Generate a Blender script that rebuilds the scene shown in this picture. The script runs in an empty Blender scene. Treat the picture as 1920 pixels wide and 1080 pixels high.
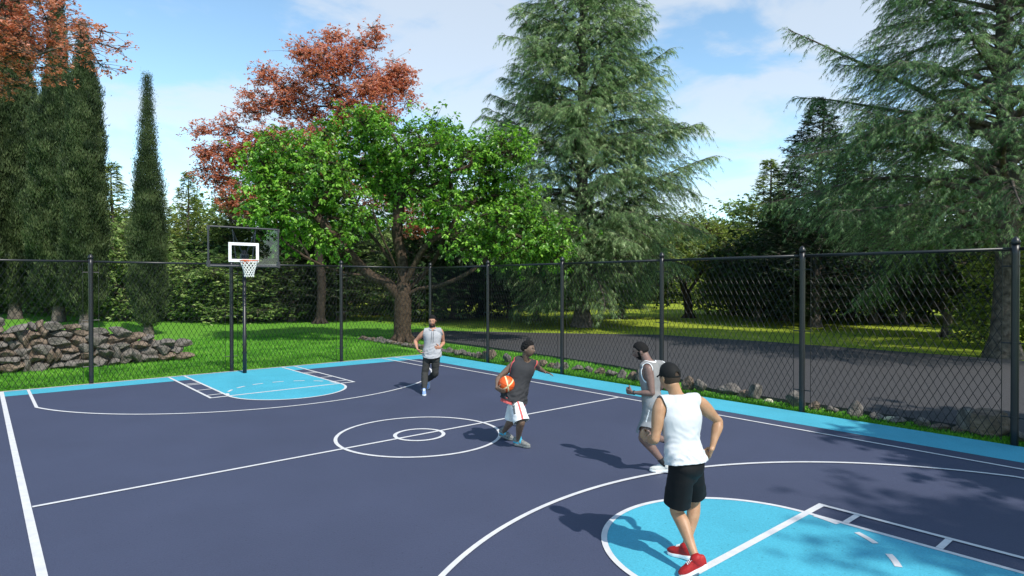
import bpy, math, random
import numpy as np
from mathutils import Vector, noise

# ------------------------------------------------------------------ camera, world, sun, exposure
scene = bpy.context.scene
COL = scene.collection
CAM = np.array([-5.42, -18.06, 2.47]); YAW = 0.711; PITCH = 0.0087
IMR = np.array([math.cos(YAW), -math.sin(YAW), 0.0])       # to the right of the view, level
IMF = np.array([math.sin(YAW), math.cos(YAW), 0.0])        # along the view, level
cam_d = bpy.data.cameras.new('camera'); cam_d.sensor_width = 36.0; cam_d.lens = 21.83
cam_d.clip_start = 0.1; cam_d.clip_end = 2000.0
cam = bpy.data.objects.new('camera', cam_d); COL.objects.link(cam)
cam.location = CAM; cam.rotation_euler = (math.pi/2 - PITCH, 0, -YAW)
scene.camera = cam

SUN_EL = math.radians(48); SUN_AZ = (-0.07, -1.0)           # towards the sun
w = bpy.data.worlds.new('World'); scene.world = w; w.use_nodes = True
nt = w.node_tree; nt.nodes.clear(); N = nt.nodes.new; L = nt.links.new
out = N('ShaderNodeOutputWorld'); bg = N('ShaderNodeBackground'); bg.inputs['Strength'].default_value = 0.118
sky = N('ShaderNodeTexSky'); sky.sky_type = 'NISHITA'; sky.sun_disc = False
sky.sun_elevation = SUN_EL; sky.sun_rotation = math.radians(184); sky.air_density = 0.85; sky.dust_density = 0.15; sky.ozone_density = 1.6
tc = N('ShaderNodeTexCoord'); sep = N('ShaderNodeSeparateXYZ'); L(tc.outputs['Generated'], sep.inputs[0])
zz = N('ShaderNodeMath'); zz.operation = 'MAXIMUM'; zz.inputs[1].default_value = 0.0; L(sep.outputs['Z'], zz.inputs[0])
za = N('ShaderNodeMath'); za.operation = 'ADD'; za.inputs[1].default_value = 0.22; L(zz.outputs[0], za.inputs[0])
dx = N('ShaderNodeMath'); dx.operation = 'DIVIDE'; L(sep.outputs['X'], dx.inputs[0]); L(za.outputs[0], dx.inputs[1])
dy = N('ShaderNodeMath'); dy.operation = 'DIVIDE'; L(sep.outputs['Y'], dy.inputs[0]); L(za.outputs[0], dy.inputs[1])
cmb = N('ShaderNodeCombineXYZ'); L(dx.outputs[0], cmb.inputs[0]); L(dy.outputs[0], cmb.inputs[1]); cmb.inputs[2].default_value = 3.1
n1 = N('ShaderNodeTexNoise'); n1.inputs['Scale'].default_value = 2.1; n1.inputs['Detail'].default_value = 8; n1.inputs['Roughness'].default_value = 0.55
n1.inputs['Distortion'].default_value = 0.35; L(cmb.outputs[0], n1.inputs['Vector'])
mp = N('ShaderNodeMapRange'); mp.interpolation_type = 'SMOOTHSTEP'; mp.inputs['From Min'].default_value = 0.475; mp.inputs['From Max'].default_value = 0.63
L(n1.outputs['Fac'], mp.inputs['Value'])
# more cloud towards the right of the view (+x, -y), where the photo is whitest
rr = N('ShaderNodeVectorMath'); rr.operation = 'DOT_PRODUCT'; rr.inputs[1].default_value = (0.80, -0.02, -0.3); L(tc.outputs['Generated'], rr.inputs[0])
ra = N('ShaderNodeMath'); ra.operation = 'MULTIPLY_ADD'; ra.inputs[1].default_value = 0.12; L(rr.outputs['Value'], ra.inputs[0]); ra.inputs[2].default_value = 0.012
rs = N('ShaderNodeMath'); rs.operation = 'ADD'; L(n1.outputs['Fac'], rs.inputs[0]); L(ra.outputs[0], rs.inputs[1]); L(rs.outputs[0], mp.inputs['Value'])
cf = N('ShaderNodeMath'); cf.operation = 'MULTIPLY'; cf.inputs[1].default_value = 0.56; L(mp.outputs[0], cf.inputs[0])
tintn = N('ShaderNodeMix'); tintn.data_type = 'RGBA'; tintn.blend_type = 'MULTIPLY'; tintn.inputs[0].default_value = 1.0
L(sky.outputs[0], tintn.inputs[6]); tintn.inputs[7].default_value = (2.20, 2.38, 2.12, 1)
mx = N('ShaderNodeMix'); mx.data_type = 'RGBA'; L(cf.outputs[0], mx.inputs[0]); L(tintn.outputs[2], mx.inputs[6]); mx.inputs[7].default_value = (7.4, 7.6, 7.9, 1)
L(mx.outputs[2], bg.inputs['Color']); L(bg.outputs[0], out.inputs[0])

sun_d = bpy.data.lights.new('sun', 'SUN'); sun_d.energy = 5.0; sun_d.angle = math.radians(0.7); sun_d.color = (1.0, 0.95, 0.87)
sun = bpy.data.objects.new('sun', sun_d); COL.objects.link(sun); sun.location = (0, -30, 40)
_s = Vector((SUN_AZ[0], SUN_AZ[1], 0)).normalized() * math.cos(SUN_EL) + Vector((0, 0, math.sin(SUN_EL)))
sun.rotation_euler = (-_s).to_track_quat('-Z', 'Y').to_euler()
vs = scene.view_settings; vs.view_transform = 'Standard'; vs.look = 'None'; vs.gamma = 1; vs.exposure = 0.03
scene.cycles.max_bounces = 6; scene.cycles.transmission_bounces = 4; scene.cycles.transparent_max_bounces = 8
scene.cycles.use_denoising = True

# ------------------------------------------------------------------ helpers
def setp(o, label=None, cat=None, group=None, kind=None):
    if label: o['label'] = label
    if cat: o['category'] = cat
    if group: o['group'] = group
    if kind: o['kind'] = kind
    return o
def empty(name, loc, label=None, cat=None, group=None, rz=0.0):
    o = bpy.data.objects.new(name, None); COL.objects.link(o); o.location = tuple(float(v) for v in loc); o.rotation_euler = (0, 0, rz)
    o.empty_display_size = 0.2
    return setp(o, label, cat, group)
def mesh_data(name, V, Fs, mats, midx=None, smooth=False, tint=None):
    me = bpy.data.meshes.new(name)
    V = np.asarray(V, dtype=np.float32).reshape(-1, 3)
    if isinstance(Fs, np.ndarray): Fs = [Fs]
    Fs = [np.asarray(f, dtype=np.int32) for f in Fs if len(f)]
    me.vertices.add(len(V)); me.vertices.foreach_set('co', V.ravel())
    loops = np.concatenate([f.ravel() for f in Fs]); tot = np.concatenate([np.full(len(f), f.shape[1], np.int32) for f in Fs])
    st = np.concatenate([[0], np.cumsum(tot)[:-1]]).astype(np.int32)
    me.loops.add(len(loops)); me.loops.foreach_set('vertex_index', loops)
    me.polygons.add(len(tot)); me.polygons.foreach_set('loop_start', st); me.polygons.foreach_set('loop_total', tot)
    if midx is not None: me.polygons.foreach_set('material_index', np.asarray(midx, dtype=np.int32))
    me.polygons.foreach_set('use_smooth', np.full(len(tot), bool(smooth)))
    if tint is not None:
        a = me.attributes.new('tint', 'FLOAT', 'POINT'); a.data.foreach_set('value', np.asarray(tint, dtype=np.float32))
    for m in (mats if isinstance(mats, (list, tuple)) else [mats]): me.materials.append(m)
    me.update(calc_edges=True)
    return me
def add(name, me, parent=None, loc=(0, 0, 0)):
    o = bpy.data.objects.new(name, me); COL.objects.link(o); o.location = tuple(float(v) for v in loc)
    if parent is not None: o.parent = parent
    return o
class Buf:
    def __init__(s): s.V = []; s.F = {}; s.n = 0; s.T = []
    def put(s, V, *Fs, t=None):
        V = np.asarray(V, float).reshape(-1, 3)
        for F in Fs:
            F = np.asarray(F, int)
            if len(F): s.F.setdefault(F.shape[1], []).append(F + s.n)
        s.V.append(V); s.n += len(V)
        s.T.append(np.full(len(V), 0.5) if t is None else np.broadcast_to(t, (len(V),)))
    def box(s, c, sz, R=None):
        v = np.array([(x, y, z) for x in (-.5, .5) for y in (-.5, .5) for z in (-.5, .5)]) * np.array(sz)
        if R is not None: v = v @ np.asarray(R).T
        s.put(v + np.array(c), [(0, 1, 3, 2), (4, 6, 7, 5), (0, 4, 5, 1), (2, 3, 7, 6), (0, 2, 6, 4), (1, 5, 7, 3)])
    def arrays(s):
        return np.concatenate(s.V), [np.concatenate(f) for k, f in sorted(s.F.items())], np.concatenate(s.T)
    def build(s, name, mat, parent=None, loc=(0, 0, 0), smooth=False, tint=False, origin=None):
        V, F, T = s.arrays()
        if origin is not None: V = V - np.array(origin)
        return add(name, mesh_data(name, V, F, mat, smooth=smooth, tint=T if tint else None), parent, loc)
def unit(v): v = np.asarray(v, float); return v / (np.linalg.norm(v, axis=-1, keepdims=True) + 1e-12)
def catmull(P, m):
    P = np.asarray(P, float); Q = np.vstack([2*P[0]-P[1], P, 2*P[-1]-P[-2]]); o = []
    for i in range(1, len(Q)-2):
        for k in range(m):
            t = k/m; o.append(.5*((2*Q[i]) + (-Q[i-1]+Q[i+1])*t + (2*Q[i-1]-5*Q[i]+4*Q[i+1]-Q[i+2])*t*t + (-Q[i-1]+3*Q[i]-3*Q[i+1]+Q[i+2])*t**3))
    o.append(Q[-2]); return np.array(o)
def tubes(P, R, n=6, cap=False):
    """P (N,m,3) paths, R (N,m) radii -> V, F (and end fans when cap)"""
    P = np.asarray(P, float); R = np.asarray(R, float)
    if P.ndim == 2: P = P[None]; R = R[None]
    Nn, m, _ = P.shape
    T = np.gradient(P, axis=1); T = unit(T)
    up = np.where(np.abs(T[:, :1, 2:3]) > .9, np.array([1., 0, 0]), np.array([0, 0, 1.]))
    X = unit(np.cross(T, np.broadcast_to(up, T.shape))); Y = np.cross(X, T)
    a = np.arange(n)*2*np.pi/n
    V = P[:, :, None, :] + R[:, :, None, None]*(np.cos(a)[None, None, :, None]*X[:, :, None, :] + np.sin(a)[None, None, :, None]*Y[:, :, None, :])
    i = np.arange(m-1)[:, None]; j = np.arange(n)[None, :]
    f = np.stack([i*n+j, i*n+(j+1) % n, (i+1)*n+(j+1) % n, (i+1)*n+j], -1).reshape(-1, 4)
    F = (f[None] + (np.arange(Nn)*m*n)[:, None, None]).reshape(-1, 4)
    V = V.reshape(-1, 3)
    if not cap: return V, F
    base = len(V); Vc = np.concatenate([P[:, 0], P[:, -1]])
    tri = []
    for q in range(Nn):
        o = q*m*n
        for jj in range(n):
            tri.append((base+q, o+(jj+1) % n, o+jj)); tri.append((base+Nn+q, o+(m-1)*n+jj, o+(m-1)*n+(jj+1) % n))
    return np.concatenate([V, Vc]), F, np.array(tri)
def scatter(tv, tf, pos, ydir, nh, sc):
    tv = np.asarray(tv, float); tf = np.asarray(tf, int)
    Y = unit(ydir); X = unit(np.cross(Y, nh)); Z = np.cross(X, Y)
    sc = np.asarray(sc, float)
    if sc.ndim == 1: sc = sc[:, None].repeat(3, 1)
    q = tv[None]*sc[:, None, :]
    V = pos[:, None, :] + q[..., 0:1]*X[:, None] + q[..., 1:2]*Y[:, None] + q[..., 2:3]*Z[:, None]
    F = tf[None] + (np.arange(len(pos))*len(tv))[:, None, None]
    return V.reshape(-1, 3), F.reshape(-1, tf.shape[1])

# ------------------------------------------------------------------ materials
def newmat(name):
    m = bpy.data.materials.new(name); m.use_nodes = True; return m, m.node_tree, m.node_tree.nodes['Principled BSDF']
def mat(name, col, rough=.6, spec=.4, metal=0.0, noise_amt=0.0, nscale=8.0, bump=0.0, bscale=60.0, col2=None, sss=0.0, coat=0.0, bdist=0.01):
    m, t, b = newmat(name)
    b.inputs['Base Color'].default_value = (*col, 1); b.inputs['Roughness'].default_value = rough
    b.inputs['Specular IOR Level'].default_value = spec; b.inputs['Metallic'].default_value = metal
    if coat: b.inputs['Coat Weight'].default_value = coat
    if sss: b.inputs['Subsurface Weight'].default_value = sss; b.inputs['Subsurface Radius'].default_value = (.03, .012, .006); b.inputs['Subsurface Scale'].default_value = 0.5
    c = t.nodes.new('ShaderNodeTexCoord')
    if noise_amt or col2:
        n = t.nodes.new('ShaderNodeTexNoise'); n.inputs['Scale'].default_value = nscale; n.inputs['Detail'].default_value = 5
        t.links.new(c.outputs['Object'], n.inputs['Vector'])
        r = t.nodes.new('ShaderNodeValToRGB'); r.color_ramp.elements[0].position = .32; r.color_ramp.elements[1].position = .68
        c2 = col2 if col2 else tuple(min(1, v*(1+noise_amt)) for v in col); c1 = col if col2 else tuple(v*(1-noise_amt) for v in col)
        r.color_ramp.elements[0].color = (*c1, 1); r.color_ramp.elements[1].color = (*c2, 1)
        t.links.new(n.outputs['Fac'], r.inputs[0]); t.links.new(r.outputs[0], b.inputs['Base Color'])
    if bump:
        n = t.nodes.new('ShaderNodeTexNoise'); n.inputs['Scale'].default_value = bscale; n.inputs['Detail'].default_value = 4
        t.links.new(c.outputs['Object'], n.inputs['Vector'])
        u = t.nodes.new('ShaderNodeBump'); u.inputs['Strength'].default_value = bump; u.inputs['Distance'].default_value = bdist
        t.links.new(n.outputs['Fac'], u.inputs['Height']); t.links.new(u.outputs[0], b.inputs['Normal'])
    return m
def leafmat(name, cols, rough=.5, trans=.35, spec=.3):
    m, t, b = newmat(name)
    a = t.nodes.new('ShaderNodeAttribute'); a.attribute_name = 'tint'
    r = t.nodes.new('ShaderNodeValToRGB'); els = r.color_ramp.elements
    while len(els) < len(cols): els.new(.5)
    for i, c in enumerate(cols): els[i].position = i/(len(cols)-1); els[i].color = (*c, 1)
    t.links.new(a.outputs['Fac'], r.inputs[0]); t.links.new(r.outputs[0], b.inputs['Base Color'])
    b.inputs['Roughness'].default_value = rough; b.inputs['Specular IOR Level'].default_value = spec
    tr = t.nodes.new('ShaderNodeBsdfTranslucent'); mxs = t.nodes.new('ShaderNodeMixShader'); mxs.inputs[0].default_value = trans
    hs = t.nodes.new('ShaderNodeHueSaturation'); hs.inputs['Value'].default_value = 1.5; hs.inputs['Saturation'].default_value = 1.1
    t.links.new(r.outputs[0], hs.inputs['Color']); t.links.new(hs.outputs[0], tr.inputs['Color'])
    o = t.nodes['Material Output']; t.links.new(b.outputs[0], mxs.inputs[1]); t.links.new(tr.outputs[0], mxs.inputs[2]); t.links.new(mxs.outputs[0], o.inputs[0])
    return m
M = {}
M['navy'] = mat('navy_court_paint', (.054, .063, .108), .62, .35, noise_amt=.04, nscale=.9, bump=.55, bscale=42, bdist=.006)
M['cyan'] = mat('cyan_court_paint', (.066, .385, .500), .62, .35, noise_amt=.07, nscale=1.1, bump=.55, bscale=42, bdist=.006)
M['line'] = mat('white_line_paint', (.62, .61, .61), .6, .3, noise_amt=.08, nscale=9, bump=.3, bscale=60, bdist=.004)
M['concrete'] = mat('concrete_edge', (.33, .32, .29), .8, .2, noise_amt=.25, nscale=9, bump=.4, bscale=30)
M['asphalt'] = mat('asphalt', (.056, .054, .056), .85, .25, noise_amt=.22, nscale=30, bump=.8, bscale=28, bdist=.02)
M['black'] = mat('black_powder_coat', (.012, .012, .014), .38, .5)
M['wire'] = mat('black_vinyl_wire', (.008, .008, .009), .42, .35)
M['frame'] = mat('dark_grey_metal', (.035, .035, .04), .4, .5)
M['white'] = mat('white_paint', (.8, .8, .8), .4, .4)
M['orange'] = mat('orange_rim_paint', (.62, .10, .02), .4, .4)
M['rope'] = mat('white_net_cord', (.72, .72, .68), .8, .2)
M['bark'] = mat('brown_bark', (.030, .021, .014), .9, .15, col2=(.095, .066, .045), nscale=9, bump=1.0, bscale=22, bdist=.04)
M['bark_dark'] = mat('dark_bark', (.020, .016, .013), .9, .15, col2=(.055, .044, .036), nscale=6, bump=1.0, bscale=14, bdist=.05)
M['bark_grey'] = mat('grey_bark', (.055, .046, .040), .9, .15, col2=(.17, .14, .12), nscale=6, bump=1.0, bscale=14, bdist=.05)
M['stone'] = mat('grey_brown_stone', (.085, .074, .066), .85, .25, col2=(.22, .195, .17), nscale=3.2, bump=.9, bscale=9, bdist=.05)
M['stone2'] = mat('brown_stone', (.095, .070, .052), .85, .25, col2=(.24, .18, .135), nscale=3.0, bump=.9, bscale=9, bdist=.05)
M['pale_stone'] = mat('pale_cream_stone', (.55, .50, .36), .7, .3, noise_amt=.15, nscale=8, bump=.6, bscale=14, bdist=.02)
M['leaf_green'] = leafmat('broad_green_leaf', [(.032, .095, .015), (.10, .24, .028), (.21, .42, .045), (.36, .60, .09)], .38, .35, .5)
M['leaf_red'] = leafmat('coppery_red_leaf', [(.32, .09, .055), (.52, .20, .11), (.66, .31, .20), (.62, .36, .34)], .5, .45)
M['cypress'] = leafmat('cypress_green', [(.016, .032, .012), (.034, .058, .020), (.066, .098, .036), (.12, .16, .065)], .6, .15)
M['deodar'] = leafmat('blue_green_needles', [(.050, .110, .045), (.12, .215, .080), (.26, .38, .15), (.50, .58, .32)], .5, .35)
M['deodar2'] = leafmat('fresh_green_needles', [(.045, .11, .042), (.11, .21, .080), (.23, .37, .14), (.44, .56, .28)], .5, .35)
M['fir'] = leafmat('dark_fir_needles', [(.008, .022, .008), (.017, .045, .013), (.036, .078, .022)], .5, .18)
M['olive'] = leafmat('olive_green_leaf', [(.060, .10, .018), (.14, .20, .035), (.25, .31, .065), (.38, .42, .12)], .5, .35)
M['dark'] = leafmat('dark_green_leaf', [(.010, .025, .008), (.022, .048, .013), (.045, .085, .024), (.11, .17, .055)], .5, .25)
M['mid'] = leafmat('mid_green_leaf', [(.060, .11, .030), (.14, .22, .060), (.25, .35, .10), (.40, .48, .18)], .5, .32)
M['grass'] = leafmat('lawn_grass_blade', [(.035, .14, .010), (.075, .25, .018), (.14, .38, .03), (.24, .48, .06)], .55, .3)

def pitted(m, bump_scale=24):
    t = m.node_tree; b = t.nodes['Principled BSDF']; src = b.inputs['Base Color'].links[0].from_socket; c = t.nodes.new('ShaderNodeTexCoord')
    n = t.nodes.new('ShaderNodeTexNoise'); n.inputs['Scale'].default_value = 36; n.inputs['Detail'].default_value = 3; t.links.new(c.outputs['Object'], n.inputs['Vector'])
    r = t.nodes.new('ShaderNodeMapRange'); r.inputs['From Min'].default_value = .29; r.inputs['From Max'].default_value = .34; r.inputs['To Min'].default_value = .62; r.inputs['To Max'].default_value = 1.0; t.links.new(n.outputs['Fac'], r.inputs['Value'])
    n3 = t.nodes.new('ShaderNodeTexNoise'); n3.inputs['Scale'].default_value = .35; n3.inputs['Detail'].default_value = 6; n3.inputs['Roughness'].default_value = .65; t.links.new(c.outputs['Object'], n3.inputs['Vector'])
    r3 = t.nodes.new('ShaderNodeMapRange'); r3.inputs['From Min'].default_value = .3; r3.inputs['From Max'].default_value = .7; r3.inputs['To Min'].default_value = .94; r3.inputs['To Max'].default_value = 1.05; t.links.new(n3.outputs['Fac'], r3.inputs['Value'])
    n4 = t.nodes.new('ShaderNodeTexNoise'); n4.inputs['Scale'].default_value = 75; n4.inputs['Detail'].default_value = 2; t.links.new(c.outputs['Object'], n4.inputs['Vector'])
    r4 = t.nodes.new('ShaderNodeMapRange'); r4.inputs['From Min'].default_value = .3; r4.inputs['From Max'].default_value = .7; r4.inputs['To Min'].default_value = .88; r4.inputs['To Max'].default_value = 1.12; t.links.new(n4.outputs['Fac'], r4.inputs['Value'])
    a = t.nodes.new('ShaderNodeMath'); a.operation = 'MULTIPLY'; t.links.new(r.outputs[0], a.inputs[0]); t.links.new(r3.outputs[0], a.inputs[1])
    a2 = t.nodes.new('ShaderNodeMath'); a2.operation = 'MULTIPLY'; t.links.new(a.outputs[0], a2.inputs[0]); t.links.new(r4.outputs[0], a2.inputs[1])
    v = t.nodes.new('ShaderNodeVectorMath'); v.operation = 'SCALE'; t.links.new(src, v.inputs[0]); t.links.new(a2.outputs[0], v.inputs['Scale']); t.links.new(v.outputs[0], b.inputs['Base Color'])
for q in ('navy', 'cyan'): pitted(M[q])
# ground: bright lawn on the court side, yellower grass in the park beyond the asphalt
m, t, b = newmat('lawn'); M['lawn'] = m
c = t.nodes.new('ShaderNodeTexCoord'); s = t.nodes.new('ShaderNodeSeparateXYZ'); t.links.new(c.outputs['Object'], s.inputs[0])
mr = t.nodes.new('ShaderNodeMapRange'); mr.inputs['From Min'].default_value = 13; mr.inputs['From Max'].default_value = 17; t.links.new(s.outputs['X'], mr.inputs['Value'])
def ramp(scale, c1, c2, det=6, p0=.3, p1=.7):
    n = t.nodes.new('ShaderNodeTexNoise'); n.inputs['Scale'].default_value = scale; n.inputs['Detail'].default_value = det; n.inputs['Roughness'].default_value = .7
    t.links.new(c.outputs['Object'], n.inputs['Vector']); r = t.nodes.new('ShaderNodeValToRGB')
    r.color_ramp.elements[0].position = p0; r.color_ramp.elements[1].position = p1
    r.color_ramp.elements[0].color = (*c1, 1); r.color_ramp.elements[1].color = (*c2, 1); t.links.new(n.outputs['Fac'], r.inputs[0]); return n, r
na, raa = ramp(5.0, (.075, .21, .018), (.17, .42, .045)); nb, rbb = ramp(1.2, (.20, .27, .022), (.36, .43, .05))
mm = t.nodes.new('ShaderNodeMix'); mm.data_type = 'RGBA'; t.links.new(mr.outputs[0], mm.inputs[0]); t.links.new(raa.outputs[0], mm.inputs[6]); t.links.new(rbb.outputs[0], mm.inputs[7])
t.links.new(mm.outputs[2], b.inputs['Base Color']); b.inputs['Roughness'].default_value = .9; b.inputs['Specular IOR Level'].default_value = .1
nn = t.nodes.new('ShaderNodeTexNoise'); nn.inputs['Scale'].default_value = 16; nn.inputs['Detail'].default_value = 6; t.links.new(c.outputs['Object'], nn.inputs['Vector'])
bb = t.nodes.new('ShaderNodeBump'); bb.inputs['Strength'].default_value = 1; bb.inputs['Distance'].default_value = .08; t.links.new(nn.outputs['Fac'], bb.inputs['Height']); t.links.new(bb.outputs[0], b.inputs['Normal'])

# ------------------------------------------------------------------ ground, court, asphalt
def poly(name, pts, z, m, kind='structure', thick=0.0):
    n = len(pts); V = [(x, y, z) for x, y in pts]; me = bpy.data.meshes.new(name)
    if thick:
        V += [(x, y, z-thick) for x, y in pts]
        F = [list(range(n))] + [[i, i+n, (i+1) % n+n, (i+1) % n] for i in range(n)]
    else: F = [list(range(n))]
    me.from_pydata(V, [], F); me.materials.append(m); me.validate(); me.update()
    return setp(add(name, me), kind=kind)
# lawn sheet with a slight swell behind the stone wall
gx = np.concatenate([np.linspace(-400, -40, 8), np.linspace(-30, 60, 46), np.linspace(75, 500, 9)])
gy = np.concatenate([np.linspace(-300, -40, 7), np.linspace(-30, 60, 46), np.linspace(75, 600, 10)])
GX, GY = np.meshgrid(gx, gy, indexing='ij')
GZ = np.full(GX.shape, -.035)
ni, nj = GX.shape; I, J = np.meshgrid(np.arange(ni-1), np.arange(nj-1), indexing='ij')
F = np.stack([I*nj+J, (I+1)*nj+J, (I+1)*nj+J+1, I*nj+J+1], -1).reshape(-1, 4)
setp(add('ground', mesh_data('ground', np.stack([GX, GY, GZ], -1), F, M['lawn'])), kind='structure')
poly('asphalt', [(9.3, 3.6), (9.25, .9), (9.0, -3.6), (8.75, -6.2), (8.2, -8.6), (7.3, -10.3), (7.1, -40), (19.2, -40), (19.2, -5.8), (18.7, -.7), (15.6, 3.2), (12.6, 7.6), (10.2, 8.2), (9.3, 7.2)], .045, M['asphalt'], thick=.2)
HW = 5.02; HL = 18.93; FX = 6.46
poly('court', [(-14, .02), (FX, .02), (FX, -21.4), (-14, -21.4)], 0.0, M['navy'], thick=.12)
poly('court_edge', [(-5.05, .16), (FX+.02, .16), (FX+.02, .022), (-5.05, .022)], .003, M['concrete'], thick=.1)
def arc(cx, cy, rx, ry, a0, a1, n): return [(cx+rx*math.cos(a), cy+ry*math.sin(a)) for a in np.linspace(a0, a1, n)]
poly('court_border', [(-HW, .018), (FX-.002, .018), (FX-.002, -21.2), (5.42, -21.2), (5.42, -.9), (-HW, -.72)], .003, M['cyan'])
FT = 3.83; LI = 1.29; LO = 1.655; RC = 1.307
poly('court_key', [(-LI, -.75), (LI, -.84)] + [(LI, -FT)] + arc(0, -FT, LI+.01, RC, 0, -math.pi, 40), .0056, M['cyan'])
poly('court_key', [(-LI, -HL), (LI, -HL), (LI, -HL+FT)] + arc(0, -HL+FT, LI+.01, RC, 0, math.pi, 40), .0056, M['cyan'])
lb = Buf(); LZ = [.0078]
def zq(): LZ[0] += .00004; return LZ[0]
def seg(x0, y0, x1, y1, wd=.056):
    d = np.array([x1-x0, y1-y0]); d /= np.linalg.norm(d); n = np.array([-d[1], d[0]])*wd/2; z = zq()
    lb.put([(x0+n[0], y0+n[1], z), (x0-n[0], y0-n[1], z), (x1-n[0], y1-n[1], z), (x1+n[0], y1+n[1], z)], [(0, 1, 2, 3)])
def ring(cx, cy, rx, ry, a0, a1, wd=.056, n=96):
    z = zq(); a = np.linspace(a0, a1, n); V = []
    for k in (wd/2, -wd/2): V += [(cx+(rx+k)*math.cos(t), cy+(ry+k)*math.sin(t), z) for t in a]
    lb.put(V, [(i, i+1, n+i+1, n+i) for i in range(n-1)])
seg(-HW, .015, -HW, -HL, .075); seg(HW, 0, HW, -HL); seg(-HW+.045, -HL/2, HW-.034, -HL/2)
seg(-HW-.04, .045, FX, .045, .04); seg(-HW-.03, -HL, HW+.03, -HL)
ring(0, -HL/2, 1.31, 1.31, 0, 2*math.pi); ring(0, -HL/2, .39, .39, 0, 2*math.pi, .06, 48)
for s, y0 in ((-1, 0.0), (1, -HL)):
    seg(-LI, y0+s*.0, -LI, y0+s*FT); seg(LI, y0, LI, y0+s*FT); seg(-LO, y0, -LO, y0+s*FT); seg(LO, y0, LO, y0+s*FT)
    seg(-LO-.03, y0+s*FT, LO+.03, y0+s*FT, .075)
    ring(0, y0+s*FT, LI, RC, 0 if s > 0 else math.pi, math.pi if s > 0 else 2*math.pi)
    for yy in (3.45, 2.63, 1.70, 1.52):
        for e in (-1, 1): seg(e*(LI+.033), y0+s*yy, e*(LO-.033), y0+s*yy, .06)
    for k in range(8):
        a = math.pi*(k+.28)/8; ring(0, y0+s*FT, LI-.02, 1.24, (math.pi if s > 0 else 0)+a, (math.pi if s > 0 else 0)+a+.21, .06, 8)
    R3x, R3y, hd, x3 = 4.78, 4.63, 1.23, 4.546
    aa = math.acos(x3/R3x); yj = hd+R3y*math.sin(aa)
    seg(-x3, y0, -x3, y0+s*yj); seg(x3, y0, x3, y0+s*yj)
    a0, a1 = (aa, math.pi-aa) if s > 0 else (math.pi+aa, 2*math.pi-aa)
    ring(0, y0+s*hd, R3x, R3y, a0, a1, .056, 140)
setp(lb.build('court_lines', M['line']), kind='structure')

# ------------------------------------------------------------------ chain-link fence
def make_fence(name, label, p0, du, L0, npan, post_ids):
    """p0 start, du unit direction, panels of L0"""
    p0 = np.array(p0, float); du = np.array(du, float); nv = np.array([-du[1], du[0], 0])
    f = empty(name, p0, label, 'fence', 'chain link fences')
    H = 2.98
    for i in range(npan+1):
        if i not in post_ids: continue
        q = du*L0*i; r = .052
        z = np.array([-.1, .25, 2.9, 3.06])
        P = np.stack([np.zeros(4), np.zeros(4), z], 1)
        b_ = Buf(); b_.put(*tubes(P, np.full(4, r), 16, True)); post = b_.build('post', M['black'], f, q, smooth=True)
        cp = Buf(); P = np.array([(0, 0, 3.05), (0, 0, 3.09), (0, 0, 3.12), (0, 0, 3.15), (0, 0, 3.17)]); cp.put(*tubes(P, np.array([.062, .062, .05, .03, .006]), 16, True)); cp.build('post_cap', M['black'], post, smooth=True)
        for zc in (.42, 1.55, 2.72):
            cl = Buf()
            cl.put(*tubes(np.array([(0, 0, zc-.018), (0, 0, zc+.018)]), np.full(2, r+.006), 12, True))
            if i > 0: cl.put(*tubes(np.array([-du*.03, -du*.17])+[0, 0, zc], np.full(2, .010), 6, True))
            if i < npan: cl.put(*tubes(np.array([du*.03, du*.17])+[0, 0, zc], np.full(2, .010), 6, True))
            cl.build('clamp', M['black'], post)
    for i in range(npan):
        a = du*(L0*i+.05); bq = du*(L0*(i+1)-.05)
        rb = Buf(); rb.put(*tubes(np.array([a+[0, 0, H], bq+[0, 0, H]]), np.full(2, .026), 12, True))
        rl = rb.build('top_rail', M['black'], f, smooth=True)
        x0, x1 = .16, L0-.16; wid = x1-x0; nc = 48; cw = wid/nc; rows = 13; ch = (H-.07)/rows; wb = Buf()
        k = np.arange(rows*2+1); zz_ = .05 + k*ch/2
        PP = []
        for cidx in range(nc):
            if True:
                xs = x0 + cidx*cw + np.where((k+cidx) % 2 == 0, 0, cw)      # each zigzag wire hooks the bends of its neighbours
                tw = np.where(k % 2 == 0, -.004, .004)
                P = du*(xs+L0*i)[:, None] + nv*tw[:, None]; P[:, 2] = zz_
                PP.append(P)
        # each wire as straight prisms between its bends
        PP = np.array(PP); A = PP[:, :-1].reshape(-1, 3); B = PP[:, 1:].reshape(-1, 3)
        wb.put(*tubes(np.stack([A, B], 1), np.full((len(A), 2), .0046), 4))
        for xx in (x0, x1):
            wb.put(*tubes(np.array([du*(xx+L0*i)+[0, 0, .05], du*(xx+L0*i)+[0, 0, H]]), np.full(2, .006), 5, True))
        wb.build('wire_mesh', M['wire'], f)
    return f
make_fence('chain_link_fence', 'black chain link fence behind the hoop, in front of the lawn and rock wall', (-13.1, .13, 0), (1, 0, 0), 3.26, 6, range(6))
make_fence('chain_link_fence', 'black chain link fence running down beside the cyan border and the asphalt', (6.50, .13, 0), (0, -1, 0), 3.208, 7, range(8))

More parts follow.
